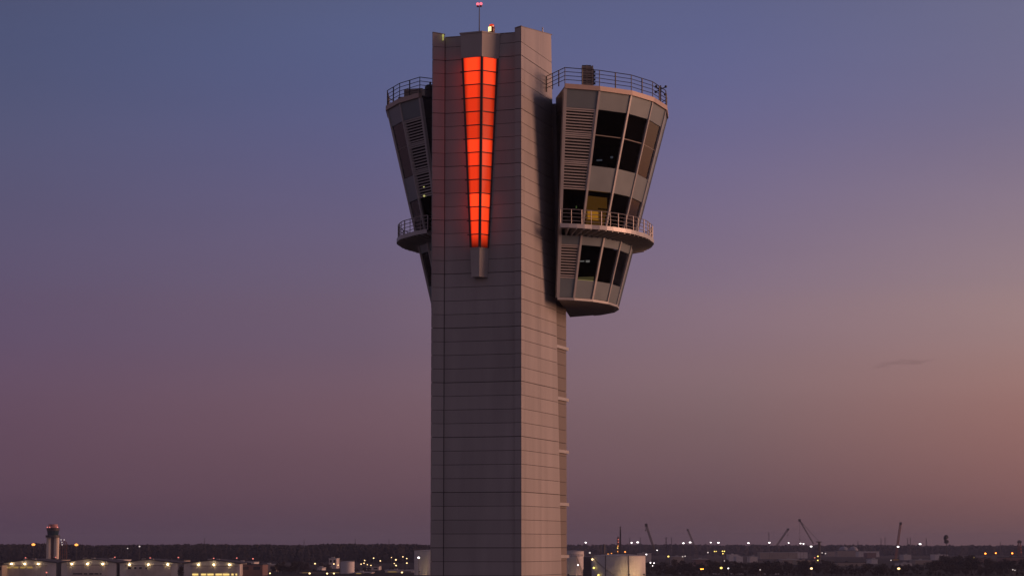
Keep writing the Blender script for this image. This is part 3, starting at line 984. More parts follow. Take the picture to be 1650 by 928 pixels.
# ---- generic low buildings
def low_building(px0, px1, pyt, D, label, wall, roof, name='warehouse', cat='warehouse', dep=40, lit=None, pyb=None, par=.5):
    s = mpp(D)
    w = (px1 - px0) * s
    zt = zat(pyt, D)
    t = thing(name, label, cat, ground_pt((px0 + px1) / 2, D))
    mb = MB(); mb.box(-w / 2, w / 2, 0, dep, 0, zt - .6); mb.build('wall', wall, t)
    mb = MB(); mb.box(-w / 2 - .4, w / 2 + .4, -.4, dep + .4, zt - .597, zt); ro = mb.build('roof', roof, t)
    mb = MB(); mb.box(-w * .2, -w * .2 + 3, 4, 8, zt + .003, zt + 1.3); mb.build('roof_vent', roof, ro)
    nwin = max(2, int(w / 9)) if D < 2400 else 0
    for k in range(nwin):
        x = -w / 2 + (k + .5) * w / nwin
        mb = MB(); zb_ = max(.8, zt - 4.2); mb.box(x - w / nwin * .3, x + w / nwin * .3, -.06, -.004, zb_, zt - 1.7)
        mb.build('window', lit if (lit and (k * 7) % 3 != 1) else M['windark'], t)
    return t
LB = [
    (389, 426, 908.5, 1760, 'reddish flat roofed hall joined beside the rightmost hangar, dark windows below', M['facade3'], M['roofd'], None),
    (380, 412, 904.8, 2000, 'pale roofed shed behind the rightmost hangar', M['facade'], M['roofp'], None),
    (427, 446, 908.6, 2050, 'narrow pale roofed shed right of the reddish hall', M['facade2'], M['roofp'], M['winlit']),
    (262, 300, 901.5, 1990, 'blue grey roofed shed behind the third hangar', M['facade2'], M['roofd'], None),
    (80, 104, 900.5, 1990, 'dark low block at the foot of the far control tower', M['facade2'], M['roofd'], None),
    (168, 203, 901, 1950, 'pale roofed terminal shed behind the second hangar', M['facade'], M['roofp'], None),
    (0, 9, 909, 1720, 'small dark shed at the left edge beside the first hangar', M['facade2'], M['roofd'], M['winlit']),
    (532, 544, 898.8, 2300, 'pale roofed plant house behind the tank farm lights, left of the small tank', M['facade'], M['roofp'], None),
    (485, 553, 919, 1900, 'long low tan building in front of the small round tank', M['facade2'], M['roofd'], M['winlit']),
    (573, 600, 921.5, 1880, 'low tan shed right of the small round tank', M['facade2'], M['roofp'], M['winlit']),
    (592, 612, 911, 2150, 'grey process house under the cluster of yellow lights', M['facade'], M['roofd'], None),
    (622, 668, 918, 1980, 'long pale shed beside the tall tank left of the tower', M['facade'], M['roofp'], M['winlit']),
    (514, 521, 914, 1960, 'small white kiosk on the left of the tank farm', M['white'], M['roofp'], None),
    (978, 1008, 891.5, 2700, 'grey process hall at the foot of the tall refinery column', M['facade2'], M['roofd'], M['winlit']),
    (1028, 1048, 890.5, 2900, 'pale lit roof hall right of the big tank', M['facade'], M['roofp'], M['winlit']),
    (1082, 1100, 896, 2700, 'low tan shed left of the two yellow lamps', M['facade2'], M['roofp'], None),
    (1118, 1140, 900, 2500, 'reddish low shed below the two yellow lamps', M['facade3'], M['roofp'], None),
    (1172.5, 1187, 892.8, 3400, 'bright roofed white shed, higher of two right of the yellow lamps', M['white'], M['white'], None),
    (1184, 1194.5, 896.2, 3100, 'bright roofed white shed, lower of two right of the yellow lamps', M['white'], M['white'], None),
    (1206, 1218, 896, 3150, 'pale roofed shed left of the leaning crane boom', M['facade'], M['roofp'], None),
    (1222, 1282, 889.3, 3900, 'long pale roofed depot under the leaning crane boom', M['facade2'], M['roofp'], None),
    (1258, 1284, 900.5, 2800, 'tan low depot with pale patches left of the big crane', M['facade2'], M['roofp'], None),
    (1274, 1298, 889, 4100, 'pale strip roofed shed beside the big lattice crane', M['facade'], M['roofp'], None),
    (1281, 1312, 902, 2750, 'tan lit shed beneath the big lattice crane', M['warmwall'], M['facade2'], M['winlit']),
    (1330, 1346, 887.5, 4800, 'blue grey hall left of the pale domes', M['facade2'], M['roofd'], None),
    (1346, 1383, 886.4, 4700, 'low grey hall in front of the pale domes', M['facade2'], M['roofd'], None),
    (1380, 1413, 887.8, 4600, 'long pale roofed hall right of the domes', M['facade'], M['roofp'], None),
    (1393, 1408, 889.5, 4200, 'pinkish block in front of the long hall by the domes', M['facade3'], M['roofp'], None),
    (1346, 1390, 905, 2600, 'low grey shed with pale windows under the domes', M['facade2'], M['roofd'], M['winlit']),
    (1400, 1410, 900, 2900, 'small white shed left of the upright crane boom', M['white'], M['roofp'], None),
    (1452, 1464, 893, 3600, 'pale roofed shed just right of the upright crane boom', M['facade'], M['roofp'], None),
    (1470, 1497, 901.5, 2800, 'long tan shed right of the upright crane boom', M['facade2'], M['roofp'], None),
    (1447, 1465, 906.5, 2600, 'low pale roofed shed near the lamp under the upright crane', M['facade'], M['roofp'], None),
    (1502, 1523, 892.6, 3600, 'pinkish white hall below the dark pole sign', M['white'], M['roofp'], None),
    (1556, 1570, 901.5, 2700, 'low tan shed under the pale yellow lamp at right', M['facade2'], M['roofp'], None),
    (1577, 1592, 898, 3000, 'reddish shed under the first of three orange lamps', M['facade3'], M['roofd'], None),
    (1612, 1648, 897, 2900, 'reddish brown plant hall under the right lattice tower', M['facade3'], M['roofd'], M['winlit']),
    (1149, 1196, 923.5, 1850, 'pale flat roofed block, left of two at the bottom edge right of the tower', M['facade'], M['roofp'], None),
    (1229, 1268, 924.5, 1850, 'pale flat roofed block, right of two at the bottom edge', M['facade'], M['roofp'], None),
    (1083, 1104, 925, 1850, 'tan low block at the bottom edge left of the orange street lamp', M['facade2'], M['roofp'], None),
]
for px0, px1, pyt, D, lab, w_, r_, lit in LB:
    low_building(px0, px1, pyt, D, lab, w_, r_, lit=lit)

# ---- far control tower
D = 2150
s = mpp(D)
t = thing('control_tower', 'small far control tower with pale legs and dark cab, behind the hangars', 'control tower', ground_pt(89.5, D))
z = lambda py: zat(py, D)
leg = mat('pale_concrete', (.80, .70, .56), .7, 0, .1, .1)
for x in (-6.0, 6.0):
    mb = MB(); mb.tube((x * s + .0, 0, 0), (x * s, 0, z(865.5)), 4.2 * s, n=14); mb.build('leg', leg, t, smooth=False)
mb = MB(); mb.box(-2.2 * s, 2.2 * s, -1.2, 1.2, 0, z(865.5)); mb.build('stair_shaft', mat('brown_glazing', (.10, .06, .05), .4), t)
mb = MB(); mb.lathe([(.01, z(865.4)), (11.6 * s, z(865.4)), (11.6 * s, z(861.8)), (.01, z(861.8))], n=20); mb.build('gallery', M['dark'], t)
mb = MB(); mb.lathe([(.01, z(862)), (8.5 * s, z(862)), (9.6 * s, z(854.8)), (.01, z(854.8))], n=12); mb.build('cab_glass', mat('cab_glazing', (.015, .045, .055), .12), t)
mb = MB(); mb.lathe([(.01, z(854.7)), (10.2 * s, z(854.7)), (10.2 * s, z(850)), (.01, z(850))], n=20); mb.build('cab_roof', mat('cab_roof_paint', (.03, .012, .014), .6), t)
mb = MB(); mb.lathe([(.01, z(849.9)), (7.6 * s, z(849.9)), (7.3 * s, z(844.2)), (.01, z(844.2))], n=20); mb.build('radome', mat('pink_paint', (.42, .2, .2), .6), t)
for px in (81.5, 86, 98):
    mb = MB(); mb.ball(((px - 89.5) * s, -10.4 * s * math.sqrt(max(.05, 1 - ((px - 89.5) / 10.4) ** 2)), z(849)), .55, 8, 5); mb.build('lamp', LAMP['red'], t)
mb = MB(); mb.ball((6 * s, -5 * s, z(898)), .6, 8, 5); mb.build('lamp', LAMP['red'], t)
t = thing('antenna_rack', 'dark lit antenna scaffold right behind the small far control tower', 'scaffold', ground_pt(107, D + 40))
mb = MB()
for x in (-5, -1.5, 2, 5):
    mb.box(x * s - .35, x * s + .35, -.4, .4, 0, z(868 + abs(x)))
for k in range(5): mb.box(-5 * s, 5 * s, .42, .7, z(873 + k * 5), z(873 + k * 5) + .3)
mb.build('frame', M['steelr'], t)
for px, py in ((103, 869), (108, 869), (104.5, 873), (105, 877)):
    mb = MB(); mb.ball(((px - 107) * s, -.9, z(py)), .5, 8, 5); mb.build('lamp', LAMP['dimwhite'], t)

# ---- storage tanks
def tank(px0, px1, pyt, D, label, stair=False, fl=None, name='storage_tank'):
    s = mpp(D)
    r = (px1 - px0) / 2 * s
    h_ = zat(pyt, D)
    t = thing(name, label, 'storage tank', ground_pt((px0 + px1) / 2, D))
    mb = MB(); mb.lathe([(r, 0), (r, h_ - .3)], n=48); sh = mb.build('shell', M['white'], t, smooth=True)
    mb = MB(); mb.lathe([(r + .1, h_ - .3), (r + .15, h_ - .05), (r * .6, h_ + r * .035), (.01, h_ + r * .06)], n=48); rf = mb.build('roof', M['roofp'], t)
    mb = MB()
    for k in range(24):
        a_ = 2 * math.pi * k / 24
        mb.tube((r * math.cos(a_), r * math.sin(a_), h_), (r * math.cos(a_), r * math.sin(a_), h_ + 1.1), .06, n=4)
        b_ = 2 * math.pi * (k + 1) / 24
        mb.tube((r * math.cos(a_), r * math.sin(a_), h_ + 1.1), (r * math.cos(b_), r * math.sin(b_), h_ + 1.1), .05, n=4)
    mb.build('railing', M['steel'], rf)
    mb = MB()
    for k in range(1, 5):
        mb.lathe([(r + .02, h_ * k / 5 - .12), (r + .12, h_ * k / 5 - .1), (r + .12, h_ * k / 5 + .1), (r + .02, h_ * k / 5 + .12)], n=48)
    mb.build('wind_girder', M['white'], t)
    if stair:
        mb = MB()
        a0_, a1_ = R(stair[0]), R(stair[1])
        n = 26
        for k in range(n):
            a_ = a0_ + (a1_ - a0_) * k / n; zz = h_ * (1 - k / n)
            c_, s_ = math.cos(a_), math.sin(a_)
            mb.tube((c_ * (r + .1), s_ * (r + .1), zz), (c_ * (r + 1.4), s_ * (r + 1.4), zz), .15, n=4)
            mb.tube((c_ * (r + 1.4), s_ * (r + 1.4), zz), (c_ * (r + 1.4), s_ * (r + 1.4), zz + 1.1), .06, n=4)
        mb.build('stair', M['steel'], t)
    return t, r, h_
t, r, h_ = tank(952.5, 1038.5, 894.6, 1720, 'big broad white storage tank right of the tower, warmly lit on its right', stair=(200, 262))
s = mpp(1720)
for px_ in (973, 1009.5):
    mb = MB(); x = (px_ - 995.5) * s; y_ = -math.sqrt(r * r - x * x) - .35; mb.tube((x, y_, 0), (x, y_, h_ + .4), .28, n=8)
    mb.build('fill_pipe', M['steel'], t)
for px, py, m_ in ((955, 914, 'yellow'), (962, 925.5, 'yellow'), (953, 900.5, 'warm')):
    mb = MB(); x = (px - 995.5) * s; mb.ball((x, -math.sqrt(max(0, (r + 1.6) ** 2 - x * x)) - .4, zat(py, 1720)), .75, 8, 5); mb.build('stair_lamp', LAMP[m_], t)
tank(910, 938, 895, 1790, 'white storage tank partly behind the tower shaft, left of the big tank', stair=(280, 330))
tank(668.5, 716, 886.5, 1800, 'tall white storage tank half hidden by the left side of the tower')
tank(550.5, 573, 904, 1900, 'small white round tank standing left of the tower')
tank(904, 940, 887.3, 2250, 'grey storage tank behind the pair of tanks right of the tower')

t = thing('gap_filler_block', 'added dark block filling the dark gap between the white tanks right of the tower', 'filler block', ground_pt(945, 1765))  # made-up dark block, added to keep the gap between the tanks dark
s = mpp(1765)
mb = MB(); mb.box(-5.6 * s, 5.8 * s, -2, 2, 0, zat(897, 1765)); mb.build('casing', M['dark'], t)
mb = MB()
for k in range(8): mb.box(-5.6 * s, 5.8 * s, -2.6, -2.003, zat(900, 1765) - k * 1.6, zat(900, 1765) - k * 1.6 + .25)
mb.build('filler_band', M['steel'], t)
# ---- refinery column, stacks, masts
def lattice(mb, a, b, w0, w1, n, r, diag=True, axis=None):
    a, b = Vector(a), Vector(b)
    d = (b - a).normalized()
    u = d.cross(Vector((0, 1, 0)))
    if u.length < .1: u = Vector((1, 0, 0))
    u.normalize(); w = d.cross(u)
    cor = [(-1, -1), (1, -1), (1, 1), (-1, 1)]
    def P(k, c):
        f = k / n
        ww = (w0 + (w1 - w0) * f) / 2
        return a.lerp(b, f) + u * c[0] * ww + w * c[1] * ww
    for c in cor: mb.tube(P(0, c), P(n, c), r, n=4)
    for k in range(n):
        for i in range(4):
            c, e_ = cor[i], cor[(i + 1) % 4]
            if diag: mb.tube(P(k, c), P(k + 1, e_) if k % 2 else P(k + 1, e_), r * .7, n=3, cap=False)
            mb.tube(P(k + 1, c), P(k + 1, e_), r * .6, n=3, cap=False)
D = 2800; s = mpp(D)
t = thing('refinery_column', 'tall refinery column with lit platforms and a thin dark stack, right of the tower', 'refinery column', ground_pt(996, D))
z = lambda py: zat(py, D)
mb = MB(); mb.tube((-1.0 * s, 0, 0), (-1.0 * s, 0, z(866)), 1.7 * s, n=14); mb.tube((-1 * s, 0, z(866)), (-1 * s, 0, z(864)), 1.7 * s, .6 * s, n=14); mb.build('column', M['steelr'], t)
mb = MB(); lattice(mb, (2.6 * s, 0, 0), (2.6 * s, 0, z(853)), 2.6 * s, 1.6 * s, 12, .28); mb.tube((2.6 * s, 0, 0), (2.6 * s, 0, z(848)), .8, .6, n=8)
mb.build('stack', M['steel'], t)
mb = MB()
for py in (869, 875, 881, 887): mb.box(-4 * s, 1.2 * s, -3.4 * s, 2, z(py) - .2, z(py) + .2)
for py in (849, 855, 861): mb.box(1.2 * s, 4 * s, -1.5, 1.5, z(py) - .25, z(py) + .5)
mb.build('platform', M['steel'], t)
for px, py, m_ in ((995, 868.8, 'red'), (994.5, 879.2, 'orange'), (994, 882.3, 'yellow'), (994, 888, 'orange'), (995, 873, 'red')):
    mb = MB(); mb.ball(((px - 996) * s, -3.5 * s, z(py)), .6, 8, 5); mb.build('lamp', LAMP[m_], t)
def stack(px, pyt, D, w, label, name='chimney_stack', cat='chimney', m_='steel'):
    t = thing(name, label, cat, ground_pt(px, D))
    mb = MB(); h_ = zat(pyt, D); mb.tube((0, 0, 0), (0, 0, h_), w * 1.3, w, n=10); mb.build('shaft', M[m_], t)
    mb = MB(); mb.lathe([(w * 1.02, h_ - 2.2), (w * 1.5, h_ - 2.0), (w * 1.5, h_ - 1.4), (w * 1.02, h_ - 1.2)], n=10); mb.build('rim', M[m_], t)
stack(966.8, 877, 2700, 1.0, 'short chimney, left of the close pair left of the lit refinery column')
stack(972.5, 876, 2700, 1.1, 'short chimney, right of the close pair left of the lit refinery column')
def pylon(px, pyt, D, w, label, arms=False):
    t = thing('pylon', label, 'mast', ground_pt(px, D))
    h_ = zat(pyt, D)
    mb = MB(); lattice(mb, (0, 0, 0), (0, 0, h_), w, w * .35, 10, .22); mb.build('lattice', M['steel'], t)
    mb = MB(); mb.box(-w * .9, w * .9, -.2, .2, h_ - .2, h_ + .2); mb.box(-w * .5, w * .5, -.2, .2, h_ - 6, h_ - 5.6); mb.build('cross_arm', M['steel'], t)
    return t
pylon(1071.8, 866, 3000, 2.2, 'dark slender mast right of the first crane')
pylon(1013.5, 866, 5200, 2.5, 'thin hazy mast, left of a pair above the two white floodlights near the big tank')
pylon(1030.5, 866, 5200, 2.5, 'thin hazy mast, right of a pair above the two white floodlights near the big tank')
pylon(1080.5, 866, 5000, 2.5, 'thin hazy mast just right of the dark slender mast')
pylon(1236.5, 857, 5200, 2.3, 'thin hazy mast standing behind the leaning crane boom')
pylon(1379, 871, 5400, 3.0, 'thin hazy mast above the pale domes')
pylon(1416, 867, 5400, 2.2, 'thin hazy mast left of the upright crane boom')
pylon(1422.5, 866, 5400, 2.2, 'thin hazy mast closest on the left of the upright crane boom')
pylon(1458.5, 866.5, 5000, 2.5, 'thin mast, first to the right of the upright crane boom')
pylon(1463, 866, 5000, 2.5, 'thin mast, second to the right of the upright crane boom')
pylon(1488.5, 867, 5000, 2.5, 'thin mast between the white floodlight and the dark pole sign')
pylon(1607, 873, 5200, 2.5, 'thin hazy mast above the orange lamps at right')
pylon(332.5, 866.5, 5200, 2.6, 'thin hazy mast rising above the woods behind the fourth hangar')
pylon(574, 868, 5200, 2.6, 'thin hazy mast rising above the woods over the small round tank')
pylon(492, 869, 5200, 2.6, 'thin hazy mast rising above the woods in the middle left')
pylon(628, 869, 5200, 2.6, 'thin hazy mast rising above the woods close left of the tower')

# ---- cranes
def crane(label, D, base, tip, w, m_, mastpt=None, hook=None, lampy=None, m2=None, cab=True, jib=None):
    s = mpp(D)
    t = thing('crane', label, 'crane', ground_pt(base[0], D))
    P = lambda px, py, y=0: Vector(((px - base[0]) * s, y, zat(py, D)))
    zb_ = zat(base[1], D)
    mb = MB()
    mb.box(-4, 4, -3, 3, 1.2, max(3.5, min(zb_, 6)))
    mb.build('cab', M[m2 or m_], t)
    mb = MB()
    for y in (-3.6, 2.4): mb.box(-5, 5, y, y + 1.2, 0, 1.3)
    mb.build('crawler_track', M['steel'], t)
    mb = MB(); a = P(*base); a.z = max(a.z, 3)
    tp = P(*tip)
    lattice(mb, a, tp, w * .9, w, max(8, int((tp - a).length / 4.5)), .13 * w * (1 if D < 3000 else .8))
    d = (tp - a).normalized()
    mb.tube(a, tp, .12 * w, n=5)
    boom = mb.build('boom', M[m_], t)
    mb = MB(); c = tp; mb.box(c.x - 1.6, c.x + 1.6, -1.4, 1.4, c.z - 2.2, c.z + 1.4); mb.build('boom_head', M['steel'], boom)
    cb = MB()
    if mastpt:
        mp_ = P(*mastpt)
        mb = MB(); lattice(mb, (mp_.x, 0, 0), mp_, 2.4, 2.4, 8, .45); mb.tube((mp_.x, 0, 0), mp_, .8, n=6); mb.box(mp_.x - 4.5, mp_.x + 3.5, -.6, .6, mp_.z - 1.2, mp_.z + .2)
        mb.build('tower_mast', M['steel'], t)
        for y in (-.8, .8): cb.tube(tp + Vector((0, y, 0)), mp_ + Vector((0, y, 0)), .14, n=4)
    if hook:
        cb.tube(tp, P(*hook), .16, n=4)
        h0 = P(*hook)
        mb = MB(); mb.box(h0.x - .7, h0.x + .7, -.6, .6, h0.z - 1.6, h0.z); mb.build('hook_block', M['steel'], t)
    if cb.v: cb.build('cable', M['steel'], t)
    return t
crane('dark crane with a bent boom head, leaning left, nearest the lit refinery column', 2800, (1053, 886), (1040, 845), 2.2, 'steel', hook=(1039, 853))
crane('hazy crane with a short boom leaning left, second from the left', 4400, (1120, 886), (1106.5, 853), 2.8, 'steel')
crane('hazy crane with its boom leaning far to the right', 4000, (1238, 894), (1267.5, 852), 2.6, 'steel', hook=(1267, 861))
crane('big lattice crane with a steep boom leaning left and cables to a short dark mast', 3300, (1308, 876), (1286, 837.5), 1.5, 'steel', mastpt=(1317, 872), hook=(1286, 868))
crane('reddish yellow crane with an almost upright boom, rightmost of the cranes', 3300, (1438.5, 905), (1448, 842.5), 2.6, 'steelr', m2='steely')
D = 3290; s = mpp(D)

# lattice tower at far right
D = 3000; s = mpp(D)
t = thing('lattice_tower', 'dark lattice tower with a wide head rising from the plant at the right edge', 'tower', ground_pt(1637.5, D))
mb = MB(); lattice(mb, (0, 0, 0), (0, 0, zat(872, D)), 6.5, 2.6, 9, .35); mb.build('lattice', M['steelr'], t)
mb = MB(); mb.box(-2.6, 2.6, -2, 2, zat(874, D), zat(871.3, D)); mb.box(-1.5, 1.5, -1.2, 1.2, zat(871.2, D), zat(869.8, D)); mb.build('head', M['steel'], t)
for py in (879, 884, 889):
    mb = MB(); mb.ball((1.5, -3, zat(py, D)), .3, 8, 5); mb.build('lamp', LAMP['red'], t)

# dark C shaped sign on a pole
D = 2900; s = mpp(D)
t = thing('pole_sign', 'dark two lobed sign shape on a tall thin pole against the sky at right', 'pole sign', ground_pt(1520.5, D))
z = lambda py: zat(py, D)
mb = MB(); mb.tube((.3, 0, 0), (.1, 0, z(874)), .55, .42, n=8); mb.build('pole', M['dark'], t)
mb = MB()
pts = [(2.4, 865.4), (1.6, 863), (-.6, 862.6), (-2.6, 864.5), (-2.7, 867.5), (-2.0, 869.6), (.4, 870.2), (2.4, 870.8), (3.0, 872.2), (1.6, 873.8), (-1.0, 874), (-2.4, 872.4)]
P = [Vector((x * s, 0, z(py))) for x, py in pts]
for a, b in zip(P[:-1], P[1:]): mb.tube(a, b, 1.15, n=8)
for q_ in P: mb.ball(q_, 1.15, 8, 5)
mb.ball((-.2 * s, 0, z(866.2)), 1.9, 10, 6); mb.ball((.2 * s, 0, z(872.4)), 1.6, 10, 6)
mb.build('sign_body', M['dark'], t)

# pale domes
for px, r_, lab in ((1356, 8.2, 'pale hazy storage dome, left of the pair on the horizon'), (1371.5, 7.6, 'pale hazy storage dome, right of the pair on the horizon')):
    D = 4900; s = mpp(D)
    t = thing('storage_dome', lab, 'dome', ground_pt(px, D))
    R_ = r_ * s; zt_ = zat(879.8, D); zb_ = zat(887.3, D)
    mb = MB(); mb.lathe([(R_, 0), (R_, zb_)], n=32); mb.build('drum_wall', M['domep'], t)
    mb = MB(); mb.lathe([(R_ * math.cos(a_ * math.pi / 16) + .01, zb_ + (zt_ - zb_) * math.sin(a_ * math.pi / 16)) for a_ in range(9)], n=32); mb.build('dome_roof', M['domep'], t, smooth=True)
    mb = MB(); mb.tube((0, 0, zt_), (0, 0, zt_ + 1.5), 1.0, n=8); mb.build('vent', M['steel'], t)

# ================================================================== LAMPS ON POLES
def ordn(n):
    return ['first', 'second', 'third', 'fourth', 'fifth', 'sixth', 'seventh', 'eighth', 'ninth', 'tenth', 'eleventh', 'twelfth', 'thirteenth', 'fourteenth', 'fifteenth', 'sixteenth', 'seventeenth', 'eighteenth', 'nineteenth', 'twentieth',
            'twenty first', 'twenty second', 'twenty third', 'twenty fourth', 'twenty fifth', 'twenty sixth', 'twenty seventh', 'twenty eighth', 'twenty ninth', 'thirtieth'][n]
def lamp_post(px, py, D, col, r, label, group, wide=1.0, twin=False):
    t = thing('lamp_post', label, 'lamp post', ground_pt(px, D), 0, group)
    zl = zat(py, D)
    mb = MB(); mb.tube((0, .6, 0), (0, .6, zl + .1), .16, .11, n=5); mb.box(-r * wide, r * wide, -.1, .75, zl + r * .7, zl + r * .7 + .12); mb.build('pole', M['steel'], t)
    if twin:
        for sgn in (-1, 1):
            mb = MB(); mb.ball((sgn * r * wide, 0, zl), r * .8, 8, 5, .8); mb.build('lamp', LAMP[col], t)
    else:
        mb = MB()
        mb.lathe([(max(.001, math.sin(math.pi * k / 5)), -math.cos(math.pi * k / 5)) for k in range(6)], n=10)
        mb.v = [(x * r * wide, y * r, zl + z * r * .8) for x, y, z in mb.v]
        mb.build('lamp', LAMP[col], t)
groups = {}
def L_(gk, desc, where, group, D, col, r, pts, wide=1.0, twin=False):
    pts = sorted(pts)
    n = len(pts)
    for k, p_ in enumerate(pts):
        px, py = p_[:2]
        rr = r * (p_[2] if len(p_) > 2 else 1)
        if n == 1: lab = '%s %s' % (desc, where)
        else: lab = '%s %s, %s from left' % (desc, where, ordn(k))
        lamp_post(px, py, D, col, rr, lab, group, wide, twin)
L_('w', 'white floodlight', 'on the horizon right of the tower', 'white floodlights along the horizon', 3000, 'white', .82,
   [(943, 873.6), (1016.5, 873.8), (1026.2, 873.2, 1.25), (1099.5, 874.5, 1.1), (1110.3, 873.3, 1.2), (1143.3, 873.5, .85), (1155.6, 873.8, 1.1), (1203.7, 874.4, 1.1), (1237.2, 873.8, 1.1), (1268, 874.2, .8),
    (1287, 875, .9), (1291.8, 875.6, .9), (1304, 879.8, 1.2), (1443.2, 880.2, 1.2), (1478.5, 876, 1.3), (1649, 876, 1.1)], wide=1.5)
L_('o', 'large orange floodlight', 'beside the small far control tower', 'orange floodlights by the far tower', 2000, 'orange', 1.25, [(58.6, 876.8), (127.4, 877.2)], wide=1.3)
L_('d', 'dim white lamp on a pole', 'against the woods left of the tower', 'dim lamps in the woods', 2650, 'dimwhite', .75, [(209.5, 883), (228.6, 879.8, 1.3)])
L_('r', 'small pinkish pole lamp', 'above the hangar roofs', 'small pink lamps above the hangars', 1830, 'red', .55,
   [(46.5, 898), (246, 898.3), (291, 897.5, 1.1), (347.6, 899), (384.6, 898.4), (410.5, 899.6, 1.1), (189.4, 897.2)])
L_('y0', 'orange lamp on a low pole', 'at the far left edge', 'low lamps in front of the hangars', 1700, 'sodium', .7, [(2.6, 919.5)])
L_('y1', 'red lamp on a low pole', 'in front of the leftmost hangar', 'low lamps in front of the hangars', 1690, 'red', .6, [(80.6, 921.6)])
L_('m', 'warm lamp', 'low among dark trees left of the tower', 'warm lamps left of the tower', 1840, 'warm', .62,
   [(429.5, 923.5), (438, 923), (404, 926.5, .8), (501.3, 923.2, 1.2), (529.4, 923.4, 1.2), (540.2, 923.2, 1.1), (649, 921.6, 1.15), (509.8, 907.4), (540, 908, .9)])
L_('c', 'small warm lamp', 'clustered between the two tanks left of the tower', 'clustered lamps between the tanks', 2100, 'warm', .58,
   [(546.8, 909.8, .8), (589.3, 902.3, .9), (583.6, 908.2, .9), (588.2, 906.8, .9), (593.6, 909, .8), (599.4, 910.2, .9), (603.6, 898.6, 1.0), (614.2, 903), (632, 897.6, .7), (639.2, 901.2, 1.3), (636.6, 907.2, .8), (639.6, 910.4, 1.2),
    (650.4, 896.4, .9), (656.6, 899.2, .9), (656.7, 906.6, 1.1), (683, 902.8, .7)])
L_('t1', 'white floodlight', 'shining in front of the tall tank left of the tower', 'tank floodlights', 1760, 'white', .85, [(675.6, 897.8)])
L_('t2', 'white lamp on a pole', 'in front of the tank next to the tower shaft', 'lamps among the tanks right of the tower', 1700, 'white', .55, [(930.6, 909.8)])
L_('t3', 'white lamp on a pole', 'at the tank rims just left of the lit stair', 'lamps among the tanks right of the tower', 1830, 'dimwhite', .8, [(949.6, 890)])
L_('f1', 'orange lamp', 'around the foot of the lit refinery column', 'lamps round the refinery column', 2500, 'orange', .75, [(978.8, 892.2, 1.1), (1006, 888.6, 1.2), (984.2, 891, .8)])
L_('f2', 'white lamp', 'above the right end of the big tank', 'lamps near the big tank', 2500, 'white', .75, [(1040, 892.6), (1057.2, 886, .7)])
L_('f3', 'white lamp', 'low in the dark right of the big tank', 'low white lamps right of the big tank', 1900, 'white', .55, [(1046.6, 906, 1), (1052.2, 906.5, .9), (1050, 911, .7)])
L_('f4', 'yellow lamp on a pole', 'under the slender mast right of the first crane', 'yellow lamps right of the big tank', 2500, 'yellow', 1.0, [(1075.3, 896)])
L_('f5', 'pale lamp on a pole', 'below the second crane', 'pale lamps below the cranes', 2500, 'dimwhite', .7, [(1098, 896.2), (1102, 895.4), (1138.6, 889.5, 1.2), (1165.4, 903, 1.1)])
L_('f6', 'yellow lamp', 'in the close cluster right of the second crane', 'clustered yellow lamps right of the second crane', 2700, 'yellow', .72, [(1149.3, 887.8), (1152, 887.6, .8), (1161.8, 887.4), (1164.8, 887.6, 1.1), (1162.6, 891.4)])
L_('s1', 'orange street lamp with two heads', 'low among dark trees right of the tower', 'street lamps at the bottom edge', 1690, 'sodium', .55, [(1129, 916.2)], wide=1.2, twin=True)
L_('s2', 'yellow street lamp', 'in the dark trees right of the orange twin lamp', 'street lamps at the bottom edge', 1690, 'yellow', .95, [(1159.6, 914.4)])
L_('s3', 'white street lamp', 'right beside the yellow street lamp in the dark trees', 'street lamps at the bottom edge', 1690, 'white', .5, [(1171, 915)])
L_('s4', 'faint lamp on a pole', 'deep in the dark trees below the leaning crane', 'street lamps at the bottom edge', 1690, 'dimwhite', .5, [(1222, 917.4)])
L_('k1', 'pale yellow lamp', 'beside the dark mast of the big lattice crane', 'lamps round the big crane', 2700, 'yellow', .8, [(1314.6, 895.6, 1.1), (1314.4, 902.2)])
L_('k4', 'pale yellow lamp on a pole', 'low in the dark trees under the big lattice crane', 'lamps in the dark trees', 1685, 'warm', .8, [(1304, 915.2)], wide=1.3)
L_('k2', 'dim white lamp on a pole', 'right of the big lattice crane', 'lamps round the big crane', 2800, 'dimwhite', .75, [(1321.5, 890), (1326.8, 891.2, 1.2)])
L_('k3', 'small red lamp on a pole', 'under the big lattice crane', 'lamps round the big crane', 2700, 'red', .7, [(1309.6, 898), (1309, 908.4)])
L_('u1', 'warm yellow lamp', 'below the upright crane', 'lamps round the upright crane', 1685, 'warm', .85, [(1443.6, 915.4)], wide=1.3)
L_('u2', 'pale lamp on a pole', 'at the foot of the upright crane', 'lamps round the upright crane', 3000, 'dimwhite', .8, [(1431.5, 902)])
L_('e1', 'pale yellow lamp on a pole', 'left of the three orange lamps at right', 'lamps at the right edge', 2800, 'yellow', .8, [(1563.6, 897.8)], wide=1.3)
L_('e2', 'orange floodlight', 'in the row of three at right', 'orange floodlights at the right edge', 2500, 'sodium', .62, [(1582.8, 891.2, 1.15), (1599.5, 890.6, .9), (1625.8, 890.8, 1.1)], wide=1.2)
L_('e3', 'faint white lamp', 'in the dark trees at the bottom right corner', 'lamps at the right edge', 1690, 'dimwhite', .5, [(1626, 917.2), (1629.5, 918, .8)])

